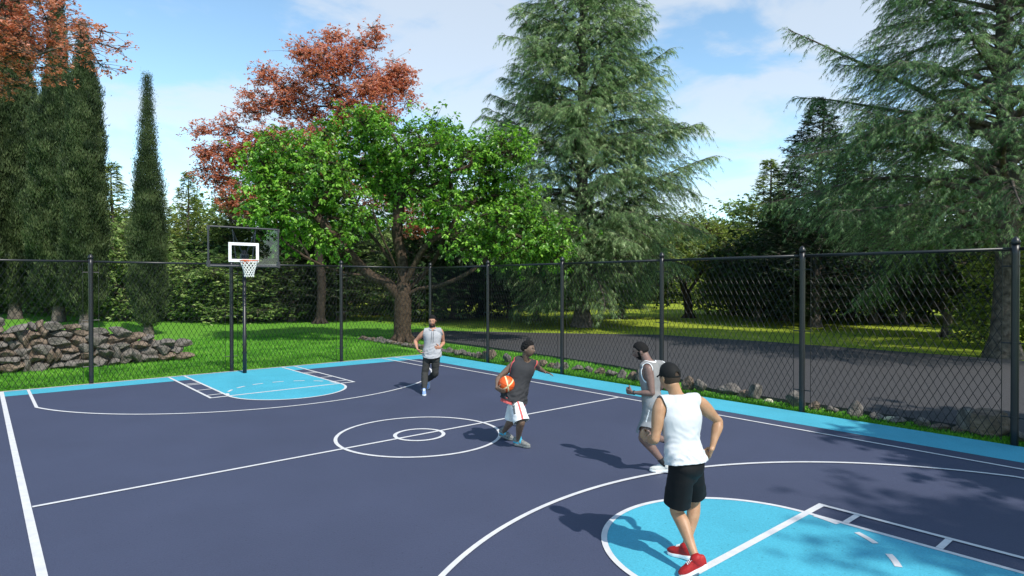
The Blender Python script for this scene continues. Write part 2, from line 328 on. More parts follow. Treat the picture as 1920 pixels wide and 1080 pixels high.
# ------------------------------------------------------------------ basketball hoop
def make_hoop():
    h = empty('basketball_hoop', (0.1, -.47, 0), 'black pole basketball hoop with clear backboard and white net over the far key', 'basketball hoop')
    X = -.1
    b_ = Buf(); P = np.array([(0, 0, -.1), (0, 0, 1.05), (0, 0, 1.06), (0, 0, 3.35)]); b_.put(*tubes(P, np.array([.052, .052, .045, .045]), 16, True)); b_.build('pole', M['black'], h, smooth=True)
    br = Buf(); by = -.34
    for e in (-1, 1):
        br.put(*tubes(np.array([(e*.06, 0, 3.28), (X+e*.30, by+.02, 3.85)]), np.full(2, .02), 8, True))
        br.put(*tubes(np.array([(e*.06, 0, 2.95), (X+e*.20, by+.02, 3.05)]), np.full(2, .02), 8, True))
        br.put(*tubes(np.array([(e*.06, 0, 3.28), (e*.06, 0, 2.9)]), np.full(2, .018), 8, True))
        br.put(*tubes(np.array([(X+e*.20, by+.025, 3.0), (X+e*.30, by+.025, 3.88)]), np.full(2, .016), 8, True))
    br.box((0, 0, 3.1), (.2, .12, .3))
    br.build('support_arm', M['frame'], h)
    x0, x1, z0, z1 = X-.9, X+.9, 2.91, 3.93
    g = Buf(); g.box(((x0+x1)/2, by, (z0+z1)/2), (x1-x0-.04, .012, z1-z0-.04))
    m, t, bs = newmat('clear_backboard'); bs.inputs['Base Color'].default_value = (.9, .95, .95, 1); bs.inputs['Roughness'].default_value = .03
    ts = t.nodes.new('ShaderNodeBsdfTransparent'); ts.inputs[0].default_value = (.9, .93, .95, 1); gl = t.nodes.new('ShaderNodeBsdfGlossy'); gl.inputs['Roughness'].default_value = .02
    mixs = t.nodes.new('ShaderNodeMixShader'); mixs.inputs[0].default_value = .055
    t.links.new(ts.outputs[0], mixs.inputs[1]); t.links.new(gl.outputs[0], mixs.inputs[2]); t.links.new(mixs.outputs[0], t.nodes['Material Output'].inputs[0])
    bd = g.build('backboard', m, h)
    fr = Buf()
    for (xa, za_, xb, zb, r) in ((x0, z0, x1, z0, .032), (x0, z1, x1, z1, .024), (x0, z0, x0, z1, .024), (x1, z0, x1, z1, .024)):
        fr.put(*tubes(np.array([(xa, by, za_), (xb, by, zb)]), np.full(2, r), 8, True))
    for xa in (x0, x1):
        fr.box((xa, by, z0+.05), (.075, .075, .17)); fr.box((xa, by, z1-.03), (.06, .06, .1))
    fr.build('frame', M['frame'], bd)
    sq = Buf(); bw = .075; sx0, sx1, sz0, sz1 = X-.41, X+.37, 3.02, 3.535; yy = by-.0095
    sq.box(((sx0+sx1)/2, yy, sz1-bw/2), (sx1-sx0, .005, bw)); sq.box(((sx0+sx1)/2, yy, sz0+bw/2), (sx1-sx0, .005, bw))
    sq.box((sx0+bw/2, yy, (sz0+sz1)/2), (bw, .005, sz1-sz0-2*bw)); sq.box((sx1-bw/2, yy, (sz0+sz1)/2), (bw, .005, sz1-sz0-2*bw))
    sq.build('target_square', M['white'], bd)
    rc = np.array([X+.02, by-.30, 3.05]); rr_ = .225; rm = Buf()
    a = np.linspace(0, 2*np.pi, 49); P = rc+np.stack([rr_*np.cos(a), rr_*np.sin(a), 0*a], 1); rm.put(*tubes(P, np.full(49, .011), 8))
    rm.box((rc[0], by-.03, 3.03), (.16, .05, .1)); rm.box((rc[0], by-.07, 3.045), (.12, .08, .02))
    rim = rm.build('rim', M['orange'], h, smooth=False)
    nb_ = Buf(); ncord = 12; lv = 7; lens = .42
    def npnt(i, l):
        t_ = l/lv; r = rr_*(1-.48*min(1, t_*1.25)**.8) ; ang = 2*np.pi*(i+.5*(l % 2))/ncord
        return rc+np.array([r*math.cos(ang), r*math.sin(ang), -.01-lens*t_])
    A = []; B = []
    for l in range(lv):
        for i in range(ncord):
            if l % 2 == 0: A += [npnt(i, l), npnt(i, l)]; B += [npnt(i, l+1), npnt(i-1, l+1)]
            else: A += [npnt(i, l), npnt(i, l)]; B += [npnt(i, l+1), npnt(i+1, l+1)]
    nb_.put(*tubes(np.stack([A, B], 1), np.full((len(A), 2), .0075), 5))
    nb_.build('net', M['rope'], h)
make_hoop()

# ------------------------------------------------------------------ stones
def ico(sub):
    import bmesh
    bm = bmesh.new(); bmesh.ops.create_icosphere(bm, subdivisions=sub, radius=1.0)
    V = np.array([v.co[:] for v in bm.verts]); F = np.array([[v.index for v in f.verts] for f in bm.faces]); bm.free(); return V, F
IV, IF = ico(4); IV3, IF3 = ico(3)
def rock_mesh(seed, m, flat=.75):
    r = np.random.default_rng(seed); V = IV.copy()
    for _ in range(15):                                   # chip planar facets off a ball
        d = unit(r.normal(size=3)); h = r.uniform(.46, .76); k = V@d
        V = np.where((k > h)[:, None], V-((k-h)*.93)[:, None]*d, V)
    off = r.uniform(0, 50, 3)
    dn = np.array([noise.fractal(Vector(v*1.6+off), .9, 2.1, 4)*.07 for v in V])
    V = V*(1+dn)[:, None]
    me = mesh_data('stone', V*.5, IF, m, smooth=True)
    return me
ROCKS = [rock_mesh(10+i, M['stone'] if i % 3 else M['stone2']) for i in range(9)]
def stone(name, loc, dims, rot, parent=None, which=0, me=None):
    o = add(name, me or ROCKS[which % len(ROCKS)], parent, loc); o.scale = tuple(float(v)*1.25 for v in dims); o.rotation_euler = tuple(float(v) for v in rot); return o
# dry-stone wall: stacked courses of rough stones, tallest at the left end
rg = np.random.default_rng(5)
wall = empty('dry_stone_wall', (-4.0, 4.3, 0), 'rough heaped dry stone wall on the lawn behind the left part of the fence', 'stone wall')
WS = [((-.45, 4), .46), ((-.56, 4), .56), ((-1.05, 4), .76), ((-1.65, 4), .93), ((-2.3, 4), 1.12), ((-3.1, 4), 1.28), ((-3.9, 4), 1.44), ((-5, 4), 1.44), ((-6.6, 4), 1.5), ((-8, 4), 1.5)]
wx = np.array([a[0][0] for a in WS])[::-1]; wh = np.array([a[1] for a in WS])[::-1]
nst = 0
zc = 0.0; course = 0
while zc < 1.6:
    x = -7.0 + rg.uniform(0, .3)
    hc = rg.uniform(.21, .30)
    while x < -.45:
        top = np.interp(x, wx, wh); kind = rg.random()
        wd = rg.uniform(.30, .62) if kind < .75 else rg.uniform(.16, .24); hh = hc*rg.uniform(.85, 1.25) if kind < .75 else hc*rg.uniform(1.3, 1.9)
        if zc + hh*.45 < top*rg.uniform(.9, 1.06) and nst < 100:
            stone('stone', (x+wd/2+4.0, rg.uniform(-.12, .10)-.35+.12*zc, zc+hh/2-.03), (wd*1.12, rg.uniform(.4, .55), hh*1.1),
                  (rg.uniform(-.15, .15), rg.uniform(-.35, .35), rg.uniform(-.4, .4)), wall, int(rg.integers(0, 9))); nst += 1
        x += wd*rg.uniform(.86, .98)
    zc += hc*.9; course += 1
# dark packing behind the face stones: one rough core
cv = Buf()
for i in range(7):
    x = -7.4+i*1.0; hh = np.interp(x, wx, wh)*.82
    V = IV3*np.array([.75, .28, hh/2*1.05]); V = V*(1+.12*np.sin(IV3[:, :1]*9+i)*np.cos(IV3[:, 1:2]*7)); cv.put(V+np.array([x+4.0, -.02, hh/2-.05]), IF3)
cv.build('rubble_core', M['stone2'], wall)
# edging stones between the grass strip and the asphalt
EDGE = [  # x, y, length, height, which, label (None = plain one of the row)
    (7.42, -6.0, .30, .16, 1, None), (7.40, -6.45, .26, .15, 2, None), (7.36, -6.9, .30, .17, 3, None), (7.3, -7.35, .26, .16, 4, None), (7.25, -7.75, .26, .2, 5, None), (7.2, -8.1, .24, .22, 6, None), (7.15, -8.4, .24, .24, 7, None), (7.08, -8.75, .26, .24, 1, None),
    (7.0, -2.55, .44, .28, 0, 'blocky dark grey stone by the fence post, between the two ball-side players'), (7.02, -3.40, .36, .24, 2, 'upright pale grey stone just right of the third fence post from the corner'), (7.05, -3.95, .34, .19, 4, 'pale grey wedge stone behind the ball carrier'),
    (6.98, -9.9, .30, .30, 3, 'grey stone right beside the cap of the man in the white vest'), (7.0, -10.2, .24, .26, 4, 'small upright stone beside the white-vested man'), (7.15, -10.85, .50, .26, 1, 'dark flat-topped boulder in the row right of the white vest'),
    (7.1, -11.2, .30, .17, 6, None), (7.05, -11.5, .26, .26, 7, 'pointed grey stone standing between the dark boulder and the pale chip'), (7.02, -11.78, .18, .09, 'p', 'small cream-white stone chip left of the second nearest fence post'),
    (7.0, -12.35, .42, .26, 2, 'flat-topped grey stone just left of the second nearest fence post'), (6.98, -12.75, .2, .16, 3, None), (7.0, -13.05, .2, .12, 4, None),
    (6.98, -13.5, .26, .24, 5, 'rounded upright stone just right of the second nearest fence post'), (6.96, -13.85, .24, .12, 8, None), (6.98, -14.05, .22, .1, 'p', 'cream-white stone lying on the row under the nearest fence panel'),
    (6.95, -14.2, .22, .12, 1, None), (6.95, -14.55, .26, .14, 2, None), (6.95, -14.85, .32, .1, 3, None), (6.92, -15.1, .2, .12, 6, None),
    (6.95, -15.22, .24, .32, 7, 'tall pointed brown stone left of the long boulder'), (7.0, -15.52, .58, .34, 0, 'long grey flat-topped boulder near the nearest fence post'),
    (6.92, -15.9, .22, .16, 4, None), (6.92, -16.15, .36, .2, 1, 'dark low stone at the foot of the nearest fence post'), (6.9, -16.6, .3, .2, 5, None), (6.9, -17.1, .34, .22, 2, None)]
y = -.9
while y > -2.3: EDGE.append((7.02+rg.uniform(-.04, .04), y, rg.uniform(.2, .3), rg.uniform(.12, .2), int(rg.integers(0, 9)), None)); y -= .27
y = -4.25
while y > -5.9: EDGE.append((7.2+rg.uniform(-.04, .04)-(.1 if y > -5 else 0), y, rg.uniform(.2, .34), rg.uniform(.12, .18), int(rg.integers(0, 9)), None)); y -= .29
y = 6.6
while y > -.8: EDGE.append((7.25+rg.uniform(-.06, .06), y, rg.uniform(.24, .4), rg.uniform(.12, .2), int(rg.integers(0, 9)), 'B')); y -= .33
PALE = rock_mesh(77, M['pale_stone'])
for (x, y, ln, hh, wi, lab) in EDGE:
    hh *= 1.3; ln *= 1.15; o = stone('rock', (x, y, hh/2-.04), (rg.uniform(.22, .32), ln, hh), (rg.uniform(-.12, .12), rg.uniform(-.15, .15), rg.uniform(-.25, .25)), None, 0 if wi == 'p' else wi, PALE if wi == 'p' else None)
    if lab == 'B': setp(o, 'small grey stone in the low row on the lawn near the big green tree', 'rock', 'small rocks in the row by the big green tree')
    elif lab: setp(o, lab, 'rock', 'rocks along the asphalt edge')
    else: setp(o, 'small low grey stone in the row between fence grass and asphalt', 'rock', 'small rocks along the asphalt edge')

# ------------------------------------------------------------------ grass blades (stuff)
def grass(name, regions, seed):
    r = np.random.default_rng(seed); pos = []; hs = []
    for (x0, x1, y0, y1, dens, h) in regions:
        n = int((x1-x0)*(y1-y0)*dens); q = np.stack([r.uniform(x0, x1, n), r.uniform(y0, y1, n), np.full(n, -.035)], 1); pos.append(q); hs.append(np.full(n, h))
    pos = np.concatenate(pos); hs = np.concatenate(hs)*r.uniform(.6, 1.25, len(pos)); n = len(pos)
    tv = [(-.5, 0, 0), (.5, 0, 0), (.32, .55, .03), (-.32, .55, .03), (0, 1, .16)]
    az = r.uniform(0, 2*np.pi, n); lean = r.uniform(.05, .75, n)
    yd = np.stack([np.cos(az)*lean, np.sin(az)*lean, np.ones(n)], 1); nh = np.stack([np.cos(az), np.sin(az), np.zeros(n)], 1)
    sc = np.stack([np.clip(hs*.16, .006, .02)*r.uniform(.7, 1.3, n), hs, hs], 1)
    V, _ = scatter(tv, [(0, 1, 2)], pos, yd, nh, sc)
    base = np.arange(n)[:, None]*5; F4 = base+np.array([[0, 1, 2, 3]]); F3 = base+np.array([[3, 2, 4]])
    patch = np.array([noise.noise(Vector((float(p[0])*.9, float(p[1])*.9, 0))) for p in pos[::1]])*.5
    tint = np.clip(r.uniform(0, 1, n)*.75+.12+patch, 0, 1).repeat(5)
    o = add(name, mesh_data(name, V, [F3, F4], M['grass'], tint=tint)); return setp(o, 'bright green short grass along the fence and on the lawn' if name == 'grass' else None, 'grass', None, 'stuff')
grass('grass', [(6.5, 7.1, -17.5, -9.0, 2600, .075), (6.5, 7.4, -9.0, .2, 1700, .08), (7.3, 9.0, -8.5, 3, 700, .08), (-9, 6.5, .17, 2.2, 1700, .075), (-9, 6.6, 2.2, 5.5, 800, .08), (-3, 7.2, 5.5, 12, 320, .09), (6.5, 9.2, 3, 9, 350, .09)], 3)

# ------------------------------------------------------------------ trees
LEAF = ([(0, 0, 0), (-.5, .42, .10), (.5, .42, .10), (0, 1, -.12)], [(0, 2, 3), (0, 3, 1)])
BLADE = ([(-.5, 0, 0), (.5, 0, 0), (0, 1, -.05)], [(0, 1, 2)])
FAN = ([(-.06, 0, 0), (.06, 0, 0), (0, 1, -.05), (-.06, .05, 0), (.02, 0, 0), (-.42, .80, .02), (-.02, 0, 0), (.06, .05, 0), (.42, .80, .02)], [(0, 1, 2), (3, 4, 5), (6, 7, 8)])
SPRAY = ([(0, 0, 0), (-.16, .38, .04), (.16, .38, .04), (0, 1, -.06), (-.42, .62, .0), (.42, .62, .0)], [(0, 2, 3), (0, 3, 1), (0, 1, 4), (0, 5, 2)])

def skeleton(r, targets, limbs, step=.45, wig=.12, sag=.05, tip=.010, expo=2.25):
    """limbs: list of (points, parent_limb, start) polylines; targets are reached greedily from the nearest wood"""
    P = []; par = []
    def addpath(pts, p):
        for q in pts: P.append(np.asarray(q, float)); par.append(p); p = len(P)-1
        return p
    lim_idx = []
    for pts, src in limbs:
        pts = catmull(pts, 4)
        if src is None: st = len(P); addpath(pts, -1)
        else:
            A = np.array(P[:]); d = np.linalg.norm(A-pts[0], axis=1); k = int(np.argmin(d)); st = len(P); addpath(pts[1:], k)
        lim_idx.append((st, len(P)))
    c0 = P[lim_idx[0][1]-1]
    order = np.argsort(np.linalg.norm(targets-c0, axis=1)); ends = []
    n_trunk = lim_idx[0][0]+int((lim_idx[0][1]-lim_idx[0][0])*.55)
    for ti in order:
        T = targets[ti]; A = np.array(P); d = np.linalg.norm(A-T, axis=1)
        d = d + np.maximum(0, A[:, 2]-T[2])*.8; d[:n_trunk] += 50
        k = int(np.argmin(d)); a = A[k]; D = np.linalg.norm(T-a); m = max(2, int(D/step)+1)
        prev = A[par[k]] if par[k] >= 0 else a-np.array([0, 0, .5]); tan = unit(a-prev)*D*.45
        ts = np.linspace(0, 1, m+1)[1:]; pts = []
        c1 = a+tan; 
        for t_ in ts:
            q = (1-t_)**2*a+2*t_*(1-t_)*c1+t_*t_*T
            if t_ < 1: q = q+r.normal(size=3)*wig*min(1, D*.4)
            pts.append(q)
        e = addpath(pts, k); ends.append(e)
    P = np.array(P); par = np.array(par); n = len(P)
    R = np.zeros(n); acc = np.zeros(n); big = np.full(n, -1); bigv = np.zeros(n)
    for i in range(n-1, -1, -1):
        R[i] = max(tip, acc[i]**(1/expo))
        p = par[i]
        if p >= 0:
            acc[p] += R[i]**expo
            if R[i] > bigv[p]: bigv[p] = R[i]; big[p] = i
    return P, par, R, big, np.array(ends)
def wood_from(P, par, R, big, sides=7, rmin=0.0, scale=1.0, rcap=9):
    b_ = Buf(); n = len(P)
    starts = [i for i in range(n) if par[i] < 0 or big[par[i]] != i]
    for s in starts:
        if R[s] < rmin: continue
        path = []; rad = []
        if par[s] >= 0: path.append(P[par[s]]); rad.append(min(R[par[s]], R[s]*1.25))
        i = s
        while i >= 0: path.append(P[i]); rad.append(R[i]); i = big[i]
        if len(path) < 2: continue
        rr2 = np.minimum(np.array(rad)*scale, rcap); b_.put(*tubes(np.array(path), rr2, sides if rr2[0] > .04 else 4))
    return b_
def rot_about(v, ax, a):
    c, s_ = np.cos(a)[:, None], np.sin(a)[:, None]; return v*c+np.cross(ax, v)*s_+ax*(ax*v).sum(1, keepdims=True)*(1-c)
def ellips(r, n, ells, hollow=.45):
    out = []; wts = np.array([e[2]*np.prod(e[1])**(2/3) for e in ells]); wts = wts/wts.sum()
    for (c_, rad, _), k in zip(ells, r.multinomial(n, wts)):
        d = unit(r.normal(size=(k, 3))); rr2 = (hollow+(1-hollow)*r.uniform(0, 1, k))**.6; out.append(np.array(c_)+d*rr2[:, None]*np.array(rad))
    return np.concatenate(out)
def trunk_flare(h, r0, r1, bend, r, n=10):
    z = np.linspace(-.1, h, n); P = np.stack([bend[0]*(z/h)**1.5, bend[1]*(z/h)**1.5, z], 1)
    R = r1+(r0-r1)*np.exp(-np.maximum(z, 0)/.45); return P, R

def finish_tree(root, wood, foliage, wm, lm, name2='crown'):
    wood.build('trunk', wm, root, smooth=True); foliage.build(name2, lm, root, tint=True)

def broad(name, base, label, group, seed, ells, ntarget, limbs, lm, wm, leafsize=.12, rosette=7, tips=16, clump=.45, flat=.6, droop=.55, trunk_r=.3, hollow=.45, keep=None, wig=.12, cat='tree', rmin=0.0, spread=1.0, nrand=.6, thick=1.0):
    r = np.random.default_rng(seed); root = empty(name, base, label, cat, group)
    T = ellips(r, ntarget, ells, hollow)
    if keep is not None: T = T[keep(T)]
    P, par, R, big, ends = skeleton(r, T, limbs, wig=wig)
    R = R*(trunk_r/R[0])**(np.clip(R/R[0], 0, 1)**.5)
    R = np.where(R > .02, np.minimum(R*thick, trunk_r), R)
    wd = wood_from(P, par, R, big, 8, rmin)
    # root flare
    a = np.arange(7)*2*np.pi/7+.3
    for q in a:
        d = np.array([math.cos(q), math.sin(q), 0]); wd.put(*tubes(np.array([d*trunk_r*.3+[0, 0, .7], d*trunk_r*.75+[0, 0, .22], d*trunk_r*1.7+[0, 0, -.08]]), np.array([trunk_r*.35, trunk_r*.4, trunk_r*.3]), 6))
    C_ = P[ends]; nt_ = len(C_); cc = C_[:, None, :]+r.normal(size=(nt_, tips, 3))*np.array([clump, clump, clump*flat])
    cc = cc.reshape(-1, 3); ctr = C_.repeat(tips, 0)
    # twigs from clump centre to rosette
    mid = (cc+ctr)/2+r.normal(size=cc.shape)*.05
    wd.put(*tubes(np.stack([ctr, mid, cc], 1), np.broadcast_to([.012, .008, .005], (len(cc), 3)), 3))
    K = rosette; pos = cc.repeat(K, 0)+r.normal(size=(len(cc)*K, 3))*leafsize*.35
    az = r.uniform(0, 2*np.pi, len(pos)); out_ = unit(cc-ctr).repeat(K, 0)
    yd = np.stack([np.cos(az), np.sin(az), -droop+r.normal(size=len(az))*.35], 1)+out_*.5*spread
    nh = np.stack([r.normal(size=len(az))*nrand, r.normal(size=len(az))*nrand, np.ones(len(az))], 1)+np.array([0, -.45, 0])*nrand
    s = leafsize*r.uniform(.7, 1.25, len(pos)); V, F_ = scatter(*LEAF, pos, yd, nh, np.stack([s*.62, s, s], 1))
    tint = np.clip(r.normal(.45, .2, len(cc)).repeat(K)+r.normal(size=len(pos))*.16, 0, 1).repeat(4)
    fo = Buf(); fo.put(V, F_, t=tint); finish_tree(root, wd, fo, wm, lm); return root

def conifer(seed, H, prof, nlimb, z0=1.0, trunk_r=.3, droop=.35, rise=.25, twig_per_m=9, twig_len=.9, sprig=.13, sprig_per_m=22, hang=.35, inner=.25, tmpl=FAN, sides=6, limb_r=.05, zpow=1.0, sprw=1.0, tw2=.35, keep=None, jit=.05, fill=0, fill_in=.45):
    """returns (wood Buf, foliage Buf)"""
    r = np.random.default_rng(seed); wd = Buf(); fo = Buf()
    z = np.linspace(-.1, H, 26); lean = r.normal(size=2)*.01*H; wob = np.stack([lean[0]*(z/H)**2+.05*np.sin(z*.7+seed), lean[1]*(z/H)**2+.05*np.cos(z*.6)], 1)
    R = trunk_r*(1-z/H*.96)**.8+trunk_r*.75*np.exp(-np.maximum(z, 0)/.35); TP = np.column_stack([wob, z]); wd.put(*tubes(TP, R, 12))
    u = (np.arange(nlimb)+r.uniform(0, 1, nlimb))/nlimb; lz = z0+(H*.985-z0)*u**zpow
    az = np.arange(nlimb)*2.39996+r.normal(size=nlimb)*.35; Lm = np.interp(lz, prof[0], prof[1])*r.uniform(.74, 1.04, nlimb)
    if keep is not None:
        kk = keep(lz, az); lz, az, Lm = lz[kk], az[kk], Lm[kk]; nlimb = len(lz)
    m = 12; s = np.linspace(0, 1, m); d = np.stack([np.cos(az), np.sin(az), 0*az], 1); sd = np.stack([-np.sin(az), np.cos(az), 0*az], 1)
    topf = (lz/H); ri = rise+topf*.45+r.normal(size=nlimb)*jit; dr = droop*(1-topf*.6)+r.normal(size=nlimb)*jit*.6
    ph = r.uniform(0, 6, nlimb)
    x = Lm[:, None]*s[None]; side = (np.sin(s[None]*3+ph[:, None])-np.sin(ph)[:, None])*.07*Lm[:, None]
    dz = Lm[:, None]*(ri[:, None]*s-dr[:, None]*s**2*1.35+.18*dr[:, None]*s**4)+np.sin(s[None]*7+ph[:, None]*2)*.02*Lm[:, None]*s
    bx = np.interp(lz, z, wob[:, 0]); by = np.interp(lz, z, wob[:, 1])
    P = np.stack([bx[:, None]+0*x, by[:, None]+0*x, lz[:, None]+dz], -1)+d[:, None]*x[..., None]+sd[:, None]*side[..., None]
    lr = limb_r*(Lm/Lm.max())**.8; wd.put(*tubes(P, lr[:, None]*(1-s*.9)[None]*(1+.6*np.exp(-s*12))[None], sides))
    # twigs
    nt_ = np.maximum(3, (Lm*twig_per_m).astype(int)); li = np.arange(nlimb).repeat(nt_)
    tt = inner+(1-inner)*r.uniform(0, 1, len(li))**.85; fi = tt*(m-1); i0 = np.minimum(fi.astype(int), m-2); fr = (fi-i0)[:, None]
    A = P[li, i0]*(1-fr)+P[li, i0+1]*fr; tan = unit(P[li, i0+1]-P[li, i0])
    sg = np.where(r.uniform(size=len(li)) < .5, -1., 1.)[:, None]; lat = unit(np.cross(tan, [0, 0, 1.]))*sg
    tl = twig_len*(1.15-tt*.75)*np.minimum(1.3, (Lm[li]/Lm.max())**.5+.15)*r.uniform(.5, 1.2, len(li))
    td = unit(tan*r.uniform(.35, 1.0, len(li))[:, None]+lat*r.uniform(.3, 1.1, len(li))[:, None]+np.array([0, 0, 1.])*r.normal(.02, .16, len(li))[:, None])
    if fill:
        fz = z0*.8+(H*.99-z0*.8)*r.uniform(0, 1, fill)**1.15; fa = r.uniform(0, 2*np.pi, fill); prf = np.interp(fz, prof[0], prof[1])
        clus = np.array([noise.noise(Vector((math.cos(a_)*2.2, math.sin(a_)*2.2, z_*.55+seed))) for a_, z_ in zip(fa, fz)])
        fr_ = prf*(fill_in+(1-fill_in)*r.uniform(0, 1, fill)**.6)*(.80+.30*clus); dd_ = np.stack([np.cos(fa), np.sin(fa), 0*fa], 1); ss_ = np.stack([-np.sin(fa), np.cos(fa), 0*fa], 1)
        A2 = dd_*fr_[:, None]+np.stack([0*fz, 0*fz, fz+fr_*.12*(1-fz/H)], 1)+np.stack([0*fz, 0*fz, clus*.5], 1); td2 = unit(dd_*r.uniform(.5, 1.1, fill)[:, None]+ss_*r.normal(0, .55, fill)[:, None]+np.array([0, 0, 1.])*r.normal(.12, .2, fill)[:, None])
        tl2 = twig_len*r.uniform(.45, 1.0, fill)*np.clip(.35+prf/prf.max(), .4, 1.1)*.8
        A = np.concatenate([A, A2]); td = np.concatenate([td, td2]); tl = np.concatenate([tl, tl2]); li = np.concatenate([li, r.integers(0, nlimb, fill)])
    mt = 5; q = np.linspace(0, 1, mt); TPt = A[:, None]+td[:, None]*(tl[:, None]*q)[..., None]; TPt[..., 2] -= hang*tl[:, None]*q**2*r.uniform(.4, 1.6, len(li))[:, None]
    wd.put(*tubes(TPt, np.broadcast_to((.010*(1-q*.8))[None], (len(li), mt)), 3))
    # sprigs along twigs (also at limb tips)
    ns = np.maximum(4, (tl*sprig_per_m).astype(int)); ti = np.arange(len(li)).repeat(ns); u2 = r.uniform(.05, 1, len(ti)); f2 = u2*(mt-1); j0 = np.minimum(f2.astype(int), mt-2); g = (f2-j0)[:, None]
    B = TPt[ti, j0]*(1-g)+TPt[ti, j0+1]*g; tn = unit(TPt[ti, j0+1]-TPt[ti, j0]); l2 = unit(np.cross(tn, [0, 0, 1.]))*np.where(r.uniform(size=len(ti)) < .5, -1., 1.)[:, None]
    yd = tn*r.uniform(.5, 1.1, len(ti))[:, None]+l2*r.uniform(.2, 1.1, len(ti))[:, None]+np.array([0, 0, 1.])*(r.normal(-tw2, .3, len(ti)))[:, None]
    nh = np.stack([r.normal(size=len(ti))*.5, r.normal(size=len(ti))*.5, np.ones(len(ti))], 1)
    sc = sprig*r.uniform(.65, 1.3, len(ti)); V, F_ = scatter(*tmpl, B, yd, nh, np.stack([sc*sprw, sc, sc], 1))
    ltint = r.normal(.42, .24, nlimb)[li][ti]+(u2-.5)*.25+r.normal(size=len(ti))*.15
    fo.put(V, F_, t=np.clip(ltint, 0, 1).repeat(len(tmpl[0]))); return wd, fo

def place(name, base, label, group, wd, fo, wm, lm, cat='tree', rz=0.0):
    root = empty(name, base, label, cat, group, rz); finish_tree(root, wd, fo, wm, lm); return root
def copy_thing(root, base, label, scale=(1, 1, 1), rz=0.0, group=None, lm=None):
    c_ = root.copy(); COL.objects.link(c_); c_.location = base; c_.rotation_euler = (0, 0, rz); c_.scale = scale
    c_['label'] = label
    if group: c_['group'] = group
    for ch in list(root.children):
        k = ch.copy(); COL.objects.link(k); k.parent = c_
    return c_
def at_depth(px, depth, z=0.0):
    """ground point whose level bearing is the given column of a 1920 wide frame; used only to note where each trunk stands"""
    return CAM*[1, 1, 0]+IMF*depth+IMR*((px-960)/1164.3*depth)+np.array([0, 0, z])

# --- big green tree at the court corner
def V2(rx, z, dp=0.0): return IMR*rx+IMF*dp+np.array([0, 0, z])
limbs = [([V2(0, -.1), V2(0, 1.0), V2(.03, 2.0), V2(.0, 3.2, .1), V2(-.25, 4.6, .2), V2(-.1, 6.2, .2)], None),
         ([V2(0, 1.7), V2(-.6, 2.45, -.2), V2(-1.25, 2.75, -.4), V2(-2.0, 3.6, -.7), V2(-2.9, 4.7, -.9), V2(-3.6, 5.6, -1.2)], 0),
         ([V2(.0, 1.8), V2(.7, 2.2, -.3), V2(1.6, 2.35, -.6), V2(2.6, 2.75, -.9), V2(3.4, 3.3, -1.0), V2(4.4, 4.3, -1.0)], 0),
         ([V2(0, 2.2), V2(.55, 3.2, -.3), V2(1.1, 4.0, -.6), V2(2.1, 4.7, -.9), V2(2.7, 5.8, -1.0)], 0),
         ([V2(.0, 2.0), V2(.9, 2.9, .4), V2(1.5, 3.9, .7), V2(1.8, 5.2, .9)], 0),
         ([V2(-1.25, 2.75, -.4), V2(-2.3, 2.9, -1.0), V2(-3.6, 3.5, -1.3), V2(-4.8, 4.4, -1.2)], 1),
         ([V2(0, 2.6), V2(-.9, 3.8, .7), V2(-1.9, 4.9, 1.5), V2(-2.6, 6.0, 2.0)], 0),
         ([V2(0, 2.2), V2(.4, 3.2, 1.1), V2(.6, 4.6, 2.3), V2(1.0, 5.8, 3.0)], 0),
         ([V2(0, 2.4), V2(-.2, 3.4, -1.1), V2(-.6, 4.6, -1.9), V2(-.9, 6.0, -2.2)], 0)]
def CL(x, y, rr_, dp=0., ry=None): return (V2((x-755)*.0219, (640-y)*.0219, dp), (rr_*.0219, rr_*.030, (ry or rr_*.8)*.0219), 1.0)
ells = [CL(535, 290, 50, -.6), CL(520, 345, 42, -.8), CL(545, 400, 52, -.9), CL(600, 260, 50, .6), CL(625, 330, 60, -1.2), CL(690, 235, 42, .2), CL(700, 300, 55, 1.2), CL(760, 270, 48, -.8), CL(745, 340, 40, .8), CL(820, 248, 42, .6), CL(860, 300, 52, -1.0), CL(800, 330, 42, 1.6),
        CL(925, 275, 44, .4), CL(975, 285, 34, -.4), CL(840, 385, 48, -.6), CL(930, 350, 52, 1.2), CL(920, 425, 50, -1.0), CL(985, 380, 42, .2), CL(1010, 440, 48, -.6), CL(1055, 440, 26, -.6), CL(600, 420, 44, .8), CL(500, 300, 26, .2), CL(660, 400, 30, 2.0), CL(700, 440, 26, -1.6), CL(960, 460, 34, -1.2), CL(580, 350, 45, 1.8), CL(900, 370, 40, 2.2), CL(650, 280, 40, 2.4), CL(700, 405, 22, -2.0), CL(770, 420, 20, -1.2), CL(635, 455, 28, -1.0), CL(540, 450, 22, -.4), CL(870, 455, 28, -1.4), CL(1035, 475, 26, -.4)]
broad('green_tree', (7.9, 4.35, 0), 'big spreading bright green tree with low forked trunk behind the fence corner', None, 21, ells, 430, limbs, M['leaf_green'], M['bark'], leafsize=.165, rosette=9, tips=14, clump=.40, flat=.75, droop=.6, trunk_r=.37, wig=.12, hollow=.3, thick=1.35)
